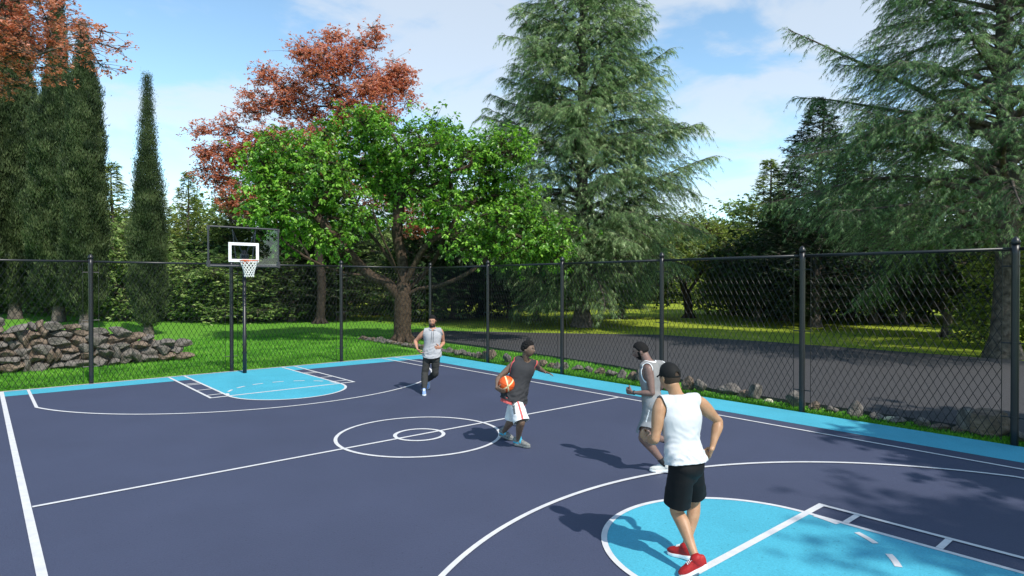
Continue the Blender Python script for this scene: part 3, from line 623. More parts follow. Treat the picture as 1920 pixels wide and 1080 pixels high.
# --- red maple behind it
b0 = at_depth(600, 37.9)
limbs = [([V2(0, -.1), V2(.1, 2.5), V2(-.1, 5), V2(.3, 9), V2(1.2, 13)], None), ([V2(0, 3), V2(-1.4, 5.2), V2(-3, 7.5), V2(-4.8, 10.2)], 0), ([V2(.2, 4), V2(1.8, 7, 1), V2(3.4, 11, 1.2)], 0), ([V2(0, 4.5), V2(-.9, 8, -1), V2(-2.0, 12.5, -1)], 0), ([V2(0, 3.6), V2(-2.4, 4.6, -1), V2(-5.2, 6.6, -1.4)], 0)]
def CM(x, y, rr_, dp=0.): return (V2((x-600)*.0326, (606-y)*.0326, dp), (rr_*.0326, rr_*.038, rr_*.0326), 1.0)
ells = [CM(690, 72, 24), CM(655, 120, 38), CM(722, 140, 42, .8), CM(600, 135, 42, -.6), CM(560, 98, 20), CM(545, 180, 44, .8), CM(482, 200, 32), CM(445, 150, 14), CM(620, 205, 58, 1.2), CM(700, 210, 52, -.8), CM(415, 290, 34), CM(468, 285, 44, .8), CM(398, 330, 24), CM(450, 368, 42, .6), CM(525, 280, 48), CM(600, 300, 58, -1), CM(762, 188, 15), CM(428, 238, 22), CM(386, 246, 15), CM(505, 380, 38), CM(700, 330, 60, .8), CM(780, 400, 40), CM(380, 290, 14), CM(500, 150, 20), CM(620, 80, 16)]
broad('red_maple', b0, 'tall coppery red maple rising behind the big green tree', None, 33, ells, 700, limbs, M['leaf_red'], M['bark_dark'], leafsize=.16, rosette=7, tips=15, clump=.38, flat=.6, droop=.1, trunk_r=.28, hollow=.25, wig=.14)
# --- red maple reaching in from the left
b0 = at_depth(-230, 20.0)
limbs = [([V2(0, -.1), V2(.1, 2.5), V2(0, 5), V2(.6, 8.5)], None), ([V2(0, 5), V2(1.6, 8, .2), V2(3.6, 9.6, .2), V2(5.5, 10.2)], 0), ([V2(.2, 6.5), V2(1.5, 9.8, 0), V2(3.6, 11.6, 0)], 0), ([V2(0, 5), V2(-1.5, 7.2), V2(-3.2, 8.8)], 0), ([V2(0, 4.4), V2(1.6, 7.0, -.6), V2(3.2, 8.6, -.8), V2(4.6, 8.6, -.6)], 0)]
ells = [(V2(4.6, 10.9), (1.9, 1.8, 1.5), 1.2), (V2(3.2, 9.6), (1.5, 1.5, 1.2), .7), (V2(6.8, 10.2), (.9, 1.0, .8), .35), (V2(5.0, 9.3), (1.3, 1.2, .6), .5), (V2(3.2, 8.9), (1.0, 1.2, .7), .45), (V2(1.0, 10.8), (2.5, 2.5, 2.0), .8), (V2(-2.0, 9.6), (2.4, 2.4, 2.2), .7)]
broad('red_maple', b0, 'coppery red maple reaching into the upper left in front of the cypresses', None, 35, ells, 260, limbs, M['leaf_red'], M['bark_grey'], leafsize=.105, rosette=7, tips=14, clump=.34, flat=.35, droop=.1, trunk_r=.24, hollow=.2, wig=.12)

# --- cypresses
def cypress(seed, H, rads, zb, trunk_r=.2, n=15000, size=.30):
    n = int(n*2.0); size = size*.74
    r = np.random.default_rng(seed); wd = Buf(); fo = Buf()
    z = np.linspace(-.1, H*.97, 14); wd.put(*tubes(np.stack([0*z, 0*z, z], 1), trunk_r*(1-z/H*.95)+trunk_r*.7*np.exp(-np.maximum(z, 0)/.3), 10))
    def rad(zz2, az2):
        base = np.interp(zz2, rads[0], rads[1]); return base*(1+.13*np.sin(az2*3+zz2*1.1+seed)+.10*np.sin(az2*2-zz2*2.3)+.07*np.sin(az2*5+zz2*4.1))
    A_ = np.interp(np.linspace(zb, H, 200), rads[0], rads[1]); cdf = np.cumsum(A_+.12); cdf /= cdf[-1]
    zs = np.interp(r.uniform(size=n), cdf, np.linspace(zb, H, 200)); az = r.uniform(0, 2*np.pi, n)
    dd = r.uniform(.55, 1.0, n)**.5; dd[: n//3] = r.uniform(.5, .8, n//3)
    R = rad(zs, az)*dd+r.normal(size=n)*.05; o_ = np.stack([np.cos(az), np.sin(az), 0*az], 1)
    pos = o_*R[:, None]+np.stack([0*zs, 0*zs, zs], 1)
    K = 3; p2 = pos.repeat(K, 0)+r.normal(size=(n*K, 3))*.09; o2 = o_.repeat(K, 0)
    yd = o2*r.uniform(.0, .6, n*K)[:, None]+np.array([0, 0, 1.])*r.uniform(.7, 1.3, n*K)[:, None]+r.normal(size=(n*K, 3))*.22
    s = size*r.uniform(.6, 1.3, n*K)*np.clip(.45+np.interp(p2[:, 2], rads[0], rads[1])/1.3, .5, 1)
    V, F_ = scatter(*SPRAY, p2, yd, o2+r.normal(size=(n*K, 3))*.5, np.stack([s*.55, s, s], 1))
    clump_t = np.array([noise.noise(Vector((float(a[0])*2.2+seed, float(a[1])*2.2, float(a[2])*1.8))) for a in pos])*1.0+.45
    fo.put(V, F_, t=np.clip(clump_t.repeat(K)+r.normal(size=n*K)*.08, 0, 1).repeat(6)); return wd, fo
G_ = 'tall columnar cypresses on the lawn'
place('cypress', at_depth(278, 29.5), 'slim pointed dark cypress standing alone on the lawn left of the hoop', G_, *cypress(1, 12.3, ([.35, .8, 2.0, 3.6, 5.5, 7.2, 8.8, 10.5, 11.6, 12.3], [.18, .52, .72, .70, .66, .50, .34, .19, .12, .08]), .45, .15, 13000, .20), M['bark_grey'], M['cypress'])
place('cypress', at_depth(160, 34.0), 'dark cypress with a pointed top, right one of the left cluster', G_, *cypress(2, 16.6, ([.8, 1.6, 3.5, 6, 8.5, 10.6, 13, 14.5, 15.6, 16.6], [.4, .85, 1.0, .95, .98, .82, .66, .40, .22, .10]), .9, .22, 16000, .27), M['bark_grey'], M['cypress'])
place('cypress', at_depth(110, 39.6), 'tallest dark cypress in the middle of the left cluster', G_, *cypress(3, 21.8, ([1, 2, 4, 7, 10, 13, 14.5, 16, 18, 20, 21.8], [.6, 1.2, 1.55, 1.65, 1.45, 1.2, .75, .52, .42, .30, .12]), 1.1, .26, 20000, .32), M['bark_grey'], M['cypress'])
place('cypress', at_depth(28, 42.6), 'broad dark cypress at the left edge of the picture', G_, *cypress(4, 24, ([1, 2, 4, 8, 12, 16, 20, 22, 24], [.7, 1.2, 1.45, 1.4, 1.25, 1.1, .8, .45, .15]), 1.2, .28, 20000, .34), M['bark_grey'], M['cypress'])
place('cypress', at_depth(-75, 40), 'second broad cypress half cut off at the left edge', G_, *cypress(5, 24, ([1, 2, 4, 8, 12, 16, 20, 24], [.8, 1.5, 2.0, 2.1, 1.8, 1.4, .9, .2]), 1.2, .3, 15000, .42), M['bark_grey'], M['cypress'])

# --- the two big weeping conifers
prof = ([0, 2, 4.5, 7.5, 9.5, 12, 14.5, 17.5, 21, 25], [2.0, 4.2, 6.6, 7.3, 6.3, 5.0, 4.3, 3.5, 2.6, .5])
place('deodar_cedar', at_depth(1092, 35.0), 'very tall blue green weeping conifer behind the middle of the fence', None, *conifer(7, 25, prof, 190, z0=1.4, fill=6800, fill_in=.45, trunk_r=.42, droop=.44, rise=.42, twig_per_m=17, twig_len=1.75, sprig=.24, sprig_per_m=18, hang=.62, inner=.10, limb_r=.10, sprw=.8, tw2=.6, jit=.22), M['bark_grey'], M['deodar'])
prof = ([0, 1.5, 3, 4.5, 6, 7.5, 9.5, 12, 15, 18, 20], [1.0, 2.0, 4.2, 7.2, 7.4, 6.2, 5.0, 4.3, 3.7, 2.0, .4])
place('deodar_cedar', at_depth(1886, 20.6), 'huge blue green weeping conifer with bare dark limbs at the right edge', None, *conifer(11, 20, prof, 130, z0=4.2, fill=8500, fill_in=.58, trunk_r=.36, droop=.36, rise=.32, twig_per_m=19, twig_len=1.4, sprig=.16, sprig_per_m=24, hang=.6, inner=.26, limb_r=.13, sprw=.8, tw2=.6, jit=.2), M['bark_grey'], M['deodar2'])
# --- dark pointed fir
prof = ([0, 1, 3, 6, 9, 11, 12.6], [2.2, 3.6, 4.2, 3.4, 2.0, 1.0, .15])
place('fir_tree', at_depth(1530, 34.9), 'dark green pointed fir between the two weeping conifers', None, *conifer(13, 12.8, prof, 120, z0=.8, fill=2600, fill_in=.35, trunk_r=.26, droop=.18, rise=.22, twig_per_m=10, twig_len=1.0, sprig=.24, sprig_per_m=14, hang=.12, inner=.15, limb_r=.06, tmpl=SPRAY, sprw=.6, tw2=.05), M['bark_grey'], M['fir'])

# --- gnarled park tree with a round olive crown
limbs = [([V2(0, -.1), V2(-.1, 1.2), V2(-.5, 2.4), V2(-1.2, 3.6)], None), ([V2(-.2, 1.6), V2(.5, 2.6), V2(1.2, 3.8), V2(1.6, 4.8)], 0), ([V2(-.5, 2.4), V2(-1.6, 3.2), V2(-2.8, 4.0)], 0), ([V2(-.3, 2.2), V2(.2, 3.2, 1), V2(.3, 4.6, 1.6)], 0)]
ells = [(V2(.4, 5.0), (3.2, 2.8, 1.9), 1), (V2(3.0, 4.2), (1.8, 2.0, 1.8), .6), (V2(-2.6, 4.6), (1.8, 2, 1.5), .5), (V2(3.6, 2.8), (1.4, 1.4, 1.1), .3), (V2(.2, 6.4), (2, 2, 1.0), .3)]
broad('park_tree', at_depth(1292, 44), 'gnarled tree with reddish trunk and round olive crown beyond the asphalt', None, 51, ells, 190, limbs, M['olive'], M['bark'], leafsize=.20, rosette=6, tips=12, clump=.45, flat=.6, droop=.2, trunk_r=.30)
# --- prototypes for the trees further back, each copied with its own size and turn
def proto_con(seed, H, wmax, lm, z0, group, label, base, droop=.2, sparse=1.0, tmpl=SPRAY, sprig=.30, n=80, fill=900):
    prof = ([0, z0, H*.25, H*.5, H*.75, H], [wmax*.7, wmax*.85, wmax, wmax*.72, wmax*.38, .1])
    return place('background_conifer', base, label, group, *conifer(seed, H, prof, n, z0=z0, fill=fill, fill_in=.3, trunk_r=.2, droop=droop, rise=.3, twig_per_m=8*sparse, twig_len=1.1, sprig=sprig, sprig_per_m=9, hang=.2, inner=.15, limb_r=.05, tmpl=tmpl, sprw=.6, tw2=.05), M['bark_grey'], lm)
def proto_bush(seed, lm, base, label, group, z=3.2, rad=2.6, hz=2.2, n=120, low=0):
    e = [(V2(0, z), (rad, rad, hz), 1), (V2(rad*.5, z-.5), (rad*.7, rad*.7, hz*.7), .5), (V2(-rad*.5, z+.3), (rad*.7, rad*.7, hz*.8), .5)]
    if low: e.append((V2(0, 1.2), (rad*1.05, rad*1.05, 1.2), 1.0))
    lb_ = [([V2(0, -.1), V2(.05, .8), V2(-.1, 1.6), V2(.1, 2.6)], None), ([V2(0, .9), V2(.5, 1.6), V2(1.0, 2.5)], 0), ([V2(0, .9), V2(-.6, 1.6), V2(-1.1, 2.6)], 0)]
    return broad('background_tree', base, label, group, seed, e, n, lb_, lm, M['bark_grey'], leafsize=.26, rosette=5, tips=11, clump=.5, flat=.6, droop=.2, trunk_r=.2, hollow=.35, nrand=1.3)
GC = 'conifers in the park behind the court'; GB = 'leafy trees in the park behind the court'
pc_light = proto_con(61, 11, 2.6, M['olive'], .6, GC, 'light green conifer between the cypress cluster and the lone cypress', at_depth(212, 44), sparse=.8)
pc_dark = proto_con(62, 10, 3.2, M['dark'], .5, GC, 'dark conifer just right of the backboard', at_depth(548, 40), sparse=1.1)
pc_tall = proto_con(63, 12, 3.4, M['fir'], 1.8, GC, 'dark conifer just right of the pointed fir', at_depth(1640, 38), sparse=1.1)
pb_dark = proto_bush(64, M['dark'], at_depth(425, 43), 'dark leafy tree behind the hoop pole', GB, low=1)
pb_olive = proto_bush(65, M['olive'], at_depth(330, 50), 'yellow green leafy tree right of the lone cypress', GB, low=1, z=3.6, hz=2.8)
pb_mid = proto_bush(67, M['mid'], at_depth(232, 41), 'mid green leafy tree just left of the lone cypress', GB, low=1, z=3.9, rad=2.7, hz=3.2, n=170)
pb_open = proto_bush(66, M['dark'], at_depth(1165, 43), 'dark leafy tree with open trunk right of the tall weeping conifer', GB, z=3.1, rad=3.2, hz=2.1, n=160)
rr3 = np.random.default_rng(8)
BG = [  # prototype, px, depth, scale, label
 (pc_light, 352, 46, (.85, .85, .98), 'light green sparse-topped conifer right of the lone cypress, left of the red maple'),
 (pb_olive, 180, 47, (1.1, 1.1, 1.3), 'yellow green bushy tree under the pointed cypress of the cluster'),
 (pb_olive, 250, 53, (1.3, 1.3, 1.35), 'pale green bushy tree right behind the lone cypress trunk'),
 (pb_mid, 385, 52, (1.3, 1.3, 1.4), 'mid green bushy tree behind the left edge of the backboard'),
 (pc_light, 300, 43, (.9, .9, .80), 'light green conifer close behind the lone cypress on its right side'),
 (pc_light, 432, 44, (1.0, 1.0, .92), 'light green conifer behind the left part of the backboard'),
 (pc_light, 525, 43, (1.1, 1.1, .84), 'light green conifer just right of the backboard'),
 (pb_mid, 325, 42, (1.1, 1.1, .82), 'mid green leafy tree just right of the lone cypress'),
 (pb_mid, 400, 41, (1.1, 1.1, .70), 'mid green leafy tree left of the hoop pole'),
 (pb_mid, 465, 40, (1.2, 1.2, .62), 'mid green leafy tree behind the backboard'),
 (pb_mid, 130, 49, (1.2, 1.2, 1.1), 'mid green leafy tree behind the cypress cluster'),
 (pb_mid, 1420, 50, (1.3, 1.3, 1.35), 'mid green leafy tree under the light green conifer'),
 (pb_dark, 820, 41, (1.2, 1.2, 1.2), 'dark bushy tree right behind the corner post'),
 (pb_dark, 1540, 46, (1.6, 1.6, 1.5), 'dark bushy tree behind the pointed fir trunk'),
 (pb_dark, 1650, 44, (1.6, 1.6, 1.6), 'dark bushy tree behind the second nearest fence panel'),
 (pb_mid, 90, 52, (1.3, 1.3, 1.2), 'mid green bushy tree behind the tallest cypress'),
 (pb_mid, -20, 50, (1.3, 1.3, 1.1), 'mid green bushy tree at the left edge behind the rock wall'),
 (pb_olive, 20, 56, (1.2, 1.2, 1.2), 'pale bushy tree far behind the left end of the rock wall'),
 (pc_dark, 470, 46, (1.3, 1.3, .95), 'dark conifer directly behind the backboard'),
 (pb_olive, 530, 52, (1.2, 1.2, 1.2), 'yellow green tree glimpsed right of the net'),
 (pc_dark, 640, 41, (1.1, 1.1, .95), 'dark conifer behind the left limbs of the green tree'),
 (pb_mid, 590, 47, (1.2, 1.2, 1.0), 'mid green bushy tree between backboard and green tree'),
 (pb_mid, 700, 48, (1.2, 1.2, 1.1), 'mid green bushy tree left of the green tree trunk'),
 (pc_dark, 735, 55, (1.2, 1.2, 1.0), 'dark conifer far behind the green tree trunk'),
 (pb_olive, 800, 60, (1.2, 1.2, 1.1), 'yellow green tree seen through the fence above the man in the hoodie'),
 (pb_open, 850, 43, (1.1, 1.1, 1.1), 'dark leafy tree beyond the asphalt behind the corner fence panel'),
 (pb_dark, 905, 48, (1.5, 1.5, 1.5), 'dark bushy tree beyond the asphalt left of the ball carrier'),
 (pc_dark, 955, 44, (1.0, 1.0, .9), 'dark conifer beyond the asphalt above the ball carrier'),
 (pb_open, 1005, 41, (1.0, 1.0, .95), 'dark leafy tree beyond the asphalt just left of the tall weeping conifer'),
 (pb_dark, 1040, 56, (1.4, 1.4, 1.4), 'dark bushy tree far behind the tall weeping conifer'),
 (pb_open, 1200, 60, (1.5, 1.5, 1.7), 'open dark tree far back left of the gnarled olive tree'),
 (pb_olive, 1240, 75, (1.6, 1.6, 1.5), 'distant yellow green tree left of the gnarled olive tree'),
 (pb_olive, 1375, 48, (1.15, 1.15, 1.12), 'yellow green leafy tree just right of the gnarled olive tree'),
 (pc_light, 1442, 47, (1.2, 1.2, 1.08), 'light green conifer left of the pointed fir'),
 (pb_open, 1420, 40, (1.0, 1.0, 1.1), 'open dark tree standing in front of the light green conifer'),
 (pc_dark, 1470, 41, (1.1, 1.1, .85), 'short dark conifer just left of the pointed fir'),
 (pc_dark, 1590, 44, (1.5, 1.5, 1.15), 'dark conifer behind the pointed fir'),
 (pc_dark, 1725, 40, (1.6, 1.6, 1.2), 'dark conifer behind the limbs of the right weeping conifer'),
 (pb_open, 1775, 28.5, (.95, .95, 1.0), 'thin dark tree on the lawn left of the thick trunk at the right edge'),
 (pb_open, 1690, 37, (1.1, 1.1, 1.15), 'open dark tree with the pair of trunks seen under the right weeping conifer'),
 (pb_olive, 1700, 70, (1.6, 1.6, 1.4), 'distant sunlit tree seen under the right weeping conifer'),
 (pb_dark, 1835, 42, (1.7, 1.7, 1.9), 'dark bushy tree behind the thick trunk at the right edge'),
 (pc_dark, 1915, 38, (1.2, 1.2, 1.3), 'dark conifer at the right edge beyond the weeping conifer'),
 (pb_olive, 1900, 23.5, (.62, .62, .62), 'leafy green tree in front of the thick trunk at the right edge'),
 (pb_dark, 1985, 32, (1.3, 1.3, 1.6), 'dark bushy tree just past the right edge of the fence'),
]
for (pr, px, dp, sc, lab) in BG: copy_thing(pr, tuple(at_depth(px, dp)), lab, sc, float(rr3.uniform(0, 6.28)))
# far rows closing the view
k = 0
FARW = ['far left behind the rock wall', 'far behind the cypress cluster', 'far behind the lone cypress', 'far behind the hoop', 'far behind the red maple', 'far behind the green tree', 'far beyond the asphalt', 'far beyond the ball carrier', 'far beyond the weeping conifer', 'far beyond the running man in grey', 'far beyond the gnarled tree', 'far beyond the light conifer', 'far beyond the pointed fir', 'far under the right weeping conifer', 'far behind the thick right trunk', 'far off at the right edge']
for i, px in enumerate(np.concatenate([np.linspace(-60, 2000, 40), np.linspace(-1100, -130, 14), np.linspace(2080, 3600, 18)])):
    pr = (pb_dark, pb_olive, pc_dark, pb_dark, pc_light)[i % 5]; wd_ = FARW[min(15, int(i*16/40))] if i < 40 else ('beyond the left edge of the view' if i < 54 else 'beyond the right edge of the view')
    tone = {id(pb_dark): 'dark round tree', id(pb_olive): 'yellow green round tree', id(pc_dark): 'dark conifer', id(pc_light): 'light conifer'}[id(pr)]
    s = float(rr3.uniform(1.3, 1.8)); zs = float(rr3.uniform(.85, 1.5)) if pr in (pc_dark, pc_light) else s*float(rr3.uniform(.7, 1.3))
    copy_thing(pr, tuple(at_depth(px+rr3.uniform(-12, 12), rr3.uniform(82, 100))), 'distant %s %s' % (tone, wd_), (s*1.2, s*1.2, zs*1.0), float(rr3.uniform(0, 6.28)), 'distant trees closing the park')
# trees standing outside the picture on the near right, whose shade falls across the corner of the court
lb_ = [([V2(0, -.1), V2(.1, 2), V2(0, 4.5), V2(.1, 6.5)], None), ([V2(0, 3), V2(1.0, 4.5), V2(1.5, 6)], 0), ([V2(0, 3), V2(-1.0, 4.6), V2(-1.5, 6)], 0)]
e_ = [((0, 0, 7.0), (2.2, 2.6, 2.4), 1), ((.5, -1.5, 5.5), (2.1, 2.4, 1.8), .7), ((-.8, 1.2, 6.2), (1.3, 1.6, 1.5), .4), ((1.2, .8, 7.4), (1.3, 1.8, 1.8), .5), ((.3, -3.0, 6.5), (2.0, 2.0, 2.0), .6)]
broad('shade_tree', (5.9, -24.1, 0), 'dense leafy tree beyond the near end of the court, shading its corner', 'shade trees outside the picture', 81, e_, 640, lb_, M['dark'], M['bark_grey'], leafsize=.34, rosette=6, tips=14, clump=.5, flat=.7, trunk_r=.22, hollow=.1, nrand=1.0)
lb_ = [([V2(0, -.1), V2(.1, 3), V2(0, 7), V2(.1, 10)], None)]
e_ = [((0, 0, 10.6), (1.0, 1.0, .7), 1), ((.6, .5, 10.2), (.7, .6, .5), .4)]
broad('shade_tree', (1.1, -26.0, 0), 'thin tall tree beyond the near end of the court, dappling the key', 'shade trees outside the picture', 82, e_, 34, lb_, M['dark'], M['bark_grey'], leafsize=.20, rosette=5, tips=9, clump=.4, flat=.7, trunk_r=.13, hollow=.1, nrand=1.0)

# ------------------------------------------------------------------ people
def loft(C, A, B, X, n=22, m=5, ends=True, sq=2.0):
    """closed surface through elliptical sections: centres C, half widths A along X, half depths B"""
    C = np.asarray(C, float); k = len(C); X = np.broadcast_to(np.asarray(X, float), (k, 3))
    D = catmull(np.column_stack([C, A, B, X]), m); C, A, B, X = D[:, :3], np.maximum(D[:, 3], .002), np.maximum(D[:, 4], .002), D[:, 5:8]
    T = unit(np.gradient(C, axis=0)); X = unit(X-T*(X*T).sum(1, keepdims=True)); Y = np.cross(T, X)
    if ends:
        def cap(i, s_):
            r = min(A[i], B[i]); o = []
            for a in (.35, .65, .9): o.append((C[i]+s_*T[i]*r*math.sin(a*math.pi/2)*.8, A[i]*math.cos(a*math.pi/2), B[i]*math.cos(a*math.pi/2), X[i], Y[i]))
            return o
        c0 = cap(0, -1)[::-1]; c1 = cap(-1, 1)
        C = np.vstack([[q[0] for q in c0], C, [q[0] for q in c1]]); A = np.concatenate([[q[1] for q in c0], A, [q[1] for q in c1]]); B = np.concatenate([[q[2] for q in c0], B, [q[2] for q in c1]])
        X = np.vstack([[q[3] for q in c0], X, [q[3] for q in c1]]); Y = np.vstack([[q[4] for q in c0], Y, [q[4] for q in c1]])
    a = np.arange(n)*2*np.pi/n; ca, sa = np.cos(a), np.sin(a)
    if sq != 2.0: ca = np.sign(ca)*np.abs(ca)**(2/sq); sa = np.sign(sa)*np.abs(sa)**(2/sq)
    V = C[:, None]+(A[:, None]*ca)[..., None]*X[:, None]+(B[:, None]*sa)[..., None]*Y[:, None]; mm_ = len(C)
    i = np.arange(mm_-1)[:, None]; j = np.arange(n)[None]
    F4 = np.stack([i*n+j, i*n+(j+1) % n, (i+1)*n+(j+1) % n, (i+1)*n+j], -1).reshape(-1, 4)
    V = np.vstack([V.reshape(-1, 3), C[0], C[-1]]); b_ = mm_*n
    F3 = np.array([(b_, (q+1) % n, q) for q in range(n)]+[(b_+1, (mm_-1)*n+q, (mm_-1)*n+(q+1) % n) for q in range(n)])
    return V, F4, F3
def remesh(buf, voxel, smooth_it=2, fac=.5):
    V, F, _ = buf.arrays(); me = mesh_data('tmp', V, F, []); o = bpy.data.objects.new('tmp', me); COL.objects.link(o)
    md = o.modifiers.new('r', 'REMESH'); md.mode = 'VOXEL'; md.voxel_size = voxel; md.adaptivity = 0
    if smooth_it: s_ = o.modifiers.new('s', 'SMOOTH'); s_.factor = fac; s_.iterations = smooth_it
    dg = bpy.context.evaluated_depsgraph_get(); dg.update(); ev = o.evaluated_get(dg); m2 = bpy.data.meshes.new_from_object(ev)
    n = len(m2.vertices); co = np.empty(n*3); m2.vertices.foreach_get('co', co); nr = np.empty(n*3); m2.vertices.foreach_get('normal', nr)
    lt = np.empty(len(m2.polygons), int); m2.polygons.foreach_get('loop_total', lt); lv = np.empty(len(m2.loops), int); m2.loops.foreach_get('vertex_index', lv)
    assert (lt == 4).all()
    bpy.data.objects.remove(o); bpy.data.meshes.remove(me); bpy.data.meshes.remove(m2)
    return co.reshape(-1, 3), nr.reshape(-1, 3), lv.reshape(-1, 4)
def submesh(V, F, keepf):
    F = F[keepf]; u, inv_ = np.unique(F, return_inverse=True); return V[u], inv_.reshape(F.shape), u
def split(V, F, fd, *att):
    """cut triangles along fd = 0; returns V, F where fd > 0, F where fd < 0, fd, attributes"""
    fd = np.where(np.abs(fd) < 1e-9, 1e-9, fd); sg = fd[F] > 0; c = sg.sum(1); pos = F[c == 3]; neg = F[c == 0]; mix = (c > 0) & (c < 3)
    if not mix.any(): return (V, pos, neg, fd) + att
    Fm = F[mix]; sm = sg[mix]; lonepos = sm.sum(1) == 1; lone = np.where(lonepos, np.argmax(sm, 1), np.argmin(sm, 1)); ar = np.arange(len(Fm))
    a, b, c_ = Fm[ar, lone], Fm[ar, (lone+1) % 3], Fm[ar, (lone+2) % 3]
    E_ = np.sort(np.concatenate([np.stack([a, b], 1), np.stack([a, c_], 1)]), axis=1); U, inv_ = np.unique(E_, axis=0, return_inverse=True); inv_ = inv_.ravel()
    t_ = (fd[U[:, 0]]/(fd[U[:, 0]]-fd[U[:, 1]])); n0 = len(V)
    mixv = lambda A: np.concatenate([A, A[U[:, 0]]*(1-(t_ if A.ndim == 1 else t_[:, None]))+A[U[:, 1]]*(t_ if A.ndim == 1 else t_[:, None])])
    V2 = mixv(V); at2 = tuple(mixv(A) for A in att); fd2 = np.concatenate([fd, np.zeros(len(U))]); p = n0+inv_[:len(Fm)]; q = n0+inv_[len(Fm):]
    one = np.stack([a, p, q], 1); two = np.concatenate([np.stack([p, b, c_], 1), np.stack([p, c_, q], 1)]); lp2 = np.concatenate([lonepos, lonepos])
    return (V2, np.concatenate([pos, one[lonepos], two[~lp2]]), np.concatenate([neg, one[~lonepos], two[lp2]]), fd2) + at2
def tri(F): return np.concatenate([F[:, [0, 1, 2]], F[:, [0, 2, 3]]])
def cutmesh(V, F4, keep, mark=None):
    V, Fp, _, _, *r = split(V, tri(F4), keep, *([mark] if mark is not None else [np.zeros(len(V))]))
    if mark is None: F = Fp; mi = np.zeros(len(F), int)
    else:
        V, Fa, Fb, _ = split(V, Fp, r[0]); F = np.concatenate([Fa, Fb]); mi = np.concatenate([np.ones(len(Fa), int), np.zeros(len(Fb), int)])
    u, inv_ = np.unique(F, return_inverse=True); return V[u], inv_.reshape(F.shape), mi
def nz(P, s, off=0.0):
    return np.array([noise.noise(Vector((float(p[0])*s[0]+off, float(p[1])*s[1]+off*.7, float(p[2])*s[2]))) for p in P])
def solidify(o, t):
    md = o.modifiers.new('thickness', 'SOLIDIFY'); md.thickness = t; md.offset = -1
HEAD = (.077, .097, .120)
def head_shape(D):
    """D unit directions (x right, y forward, z up) -> points of a head about its centre"""
    x, y, z = D[:, 0], D[:, 1], D[:, 2]; g = lambda cx, cz, wx, wz: np.exp(-((x-cx)/wx)**2-((z-cz)/wz)**2)
    fr = np.clip(y, 0, 1)
    P = D*np.array(HEAD)
    low = np.clip(-z, 0, 1)
    P[:, 0] *= 1-.30*low**1.6; P[:, 1] = np.where(y < 0, P[:, 1]*(1-.38*low**1.2), P[:, 1]*(1-.06*low)+.006*low)
    P[:, 2] = np.where(z < 0, P[:, 2]*(.96+.06*fr), P[:, 2]*.96)
    P[:, 1] += fr*(.030*g(0, -.26, .12, .14)+.012*g(0, -.06, .10, .22)+.006*g(0, .16, .45, .09)-.010*(g(.34, .02, .17, .11)+g(-.34, .02, .17, .11))+.008*g(0, -.52, .24, .07)+.006*g(0, -.62, .22, .06)-.004*g(0, -.57, .24, .02)+.012*g(0, -.86, .3, .14)+.004*(g(.5, -.25, .2, .2)+g(-.5, -.25, .2, .2)))
    return P
def sphere_dirs(nu=48, nv=34):
    th = np.linspace(0, np.pi, nv); ph = np.arange(nu)*2*np.pi/nu; T_, P_ = np.meshgrid(th, ph, indexing='ij')
    D = np.stack([np.sin(T_)*np.cos(P_), np.sin(T_)*np.sin(P_), np.cos(T_)], -1).reshape(-1, 3)
    i = np.arange(nv-1)[:, None]; j = np.arange(nu)[None]; F = np.stack([i*nu+j, (i+1)*nu+j, (i+1)*nu+(j+1) % nu, i*nu+(j+1) % nu], -1).reshape(-1, 4); return D, F
FING = [(.030, .074, .0088), (.010, .082, .0090), (-.010, .077, .0086), (-.029, .062, .0078)]
def hand_parts(bf, wr, d, n, side, curl, spread, k, thumb):
    d = unit(d); n = unit(n-d*np.dot(n, d)); s = unit(np.cross(d, n))*side
    P = np.array([wr-d*.01, wr+d*.02, wr+d*.055, wr+d*.088*k]); bf.put(*loft(P, np.array([.026, .032, .040, .040])*k, np.array([.019, .017, .015, .012])*k, s, 16, 3, sq=2.6))
    for (o_, ln, r), sp_, cl in zip(FING, (1.2, .35, -.4, -1.3), (0, .03, .05, .10)):
        a = math.radians(spread*sp_); fd = unit(d*math.cos(a)+s*math.sin(a)); p = wr+d*.086*k+s*o_*k; pts = [p-d*.015]; pts.append(p); ang = 0
        for seg_, cang in zip((.45, .31, .24), curl):
            ang += math.radians(cang)*(1+cl); dd = fd*math.cos(ang)+n*math.sin(ang); p = p+dd*ln*seg_*k; pts.append(p)
        bf.put(*loft(np.array(pts), np.array([r, r*1.02, r*.98, r*.9, r*.72])*k, np.array([r, r, r*.95, r*.88, r*.7])*k, s, 10, 3))
    t0 = wr+d*.018*k+s*.024*k; td, tn, ts_ = thumb; e1 = unit(d*td+s*ts_+n*tn); e2 = unit(e1+n*.35-s*.25+d*.2) if max(curl) < 80 else unit(n*.5-s*1.0+d*.35)
    pts = np.array([t0, t0+e1*.032*k, t0+e1*.050*k+e2*.012*k, t0+e1*.050*k+e2*.042*k]); bf.put(*loft(pts, np.array([.0135, .0125, .0105, .0085])*k, np.array([.012, .011, .010, .008])*k, n, 10, 3))

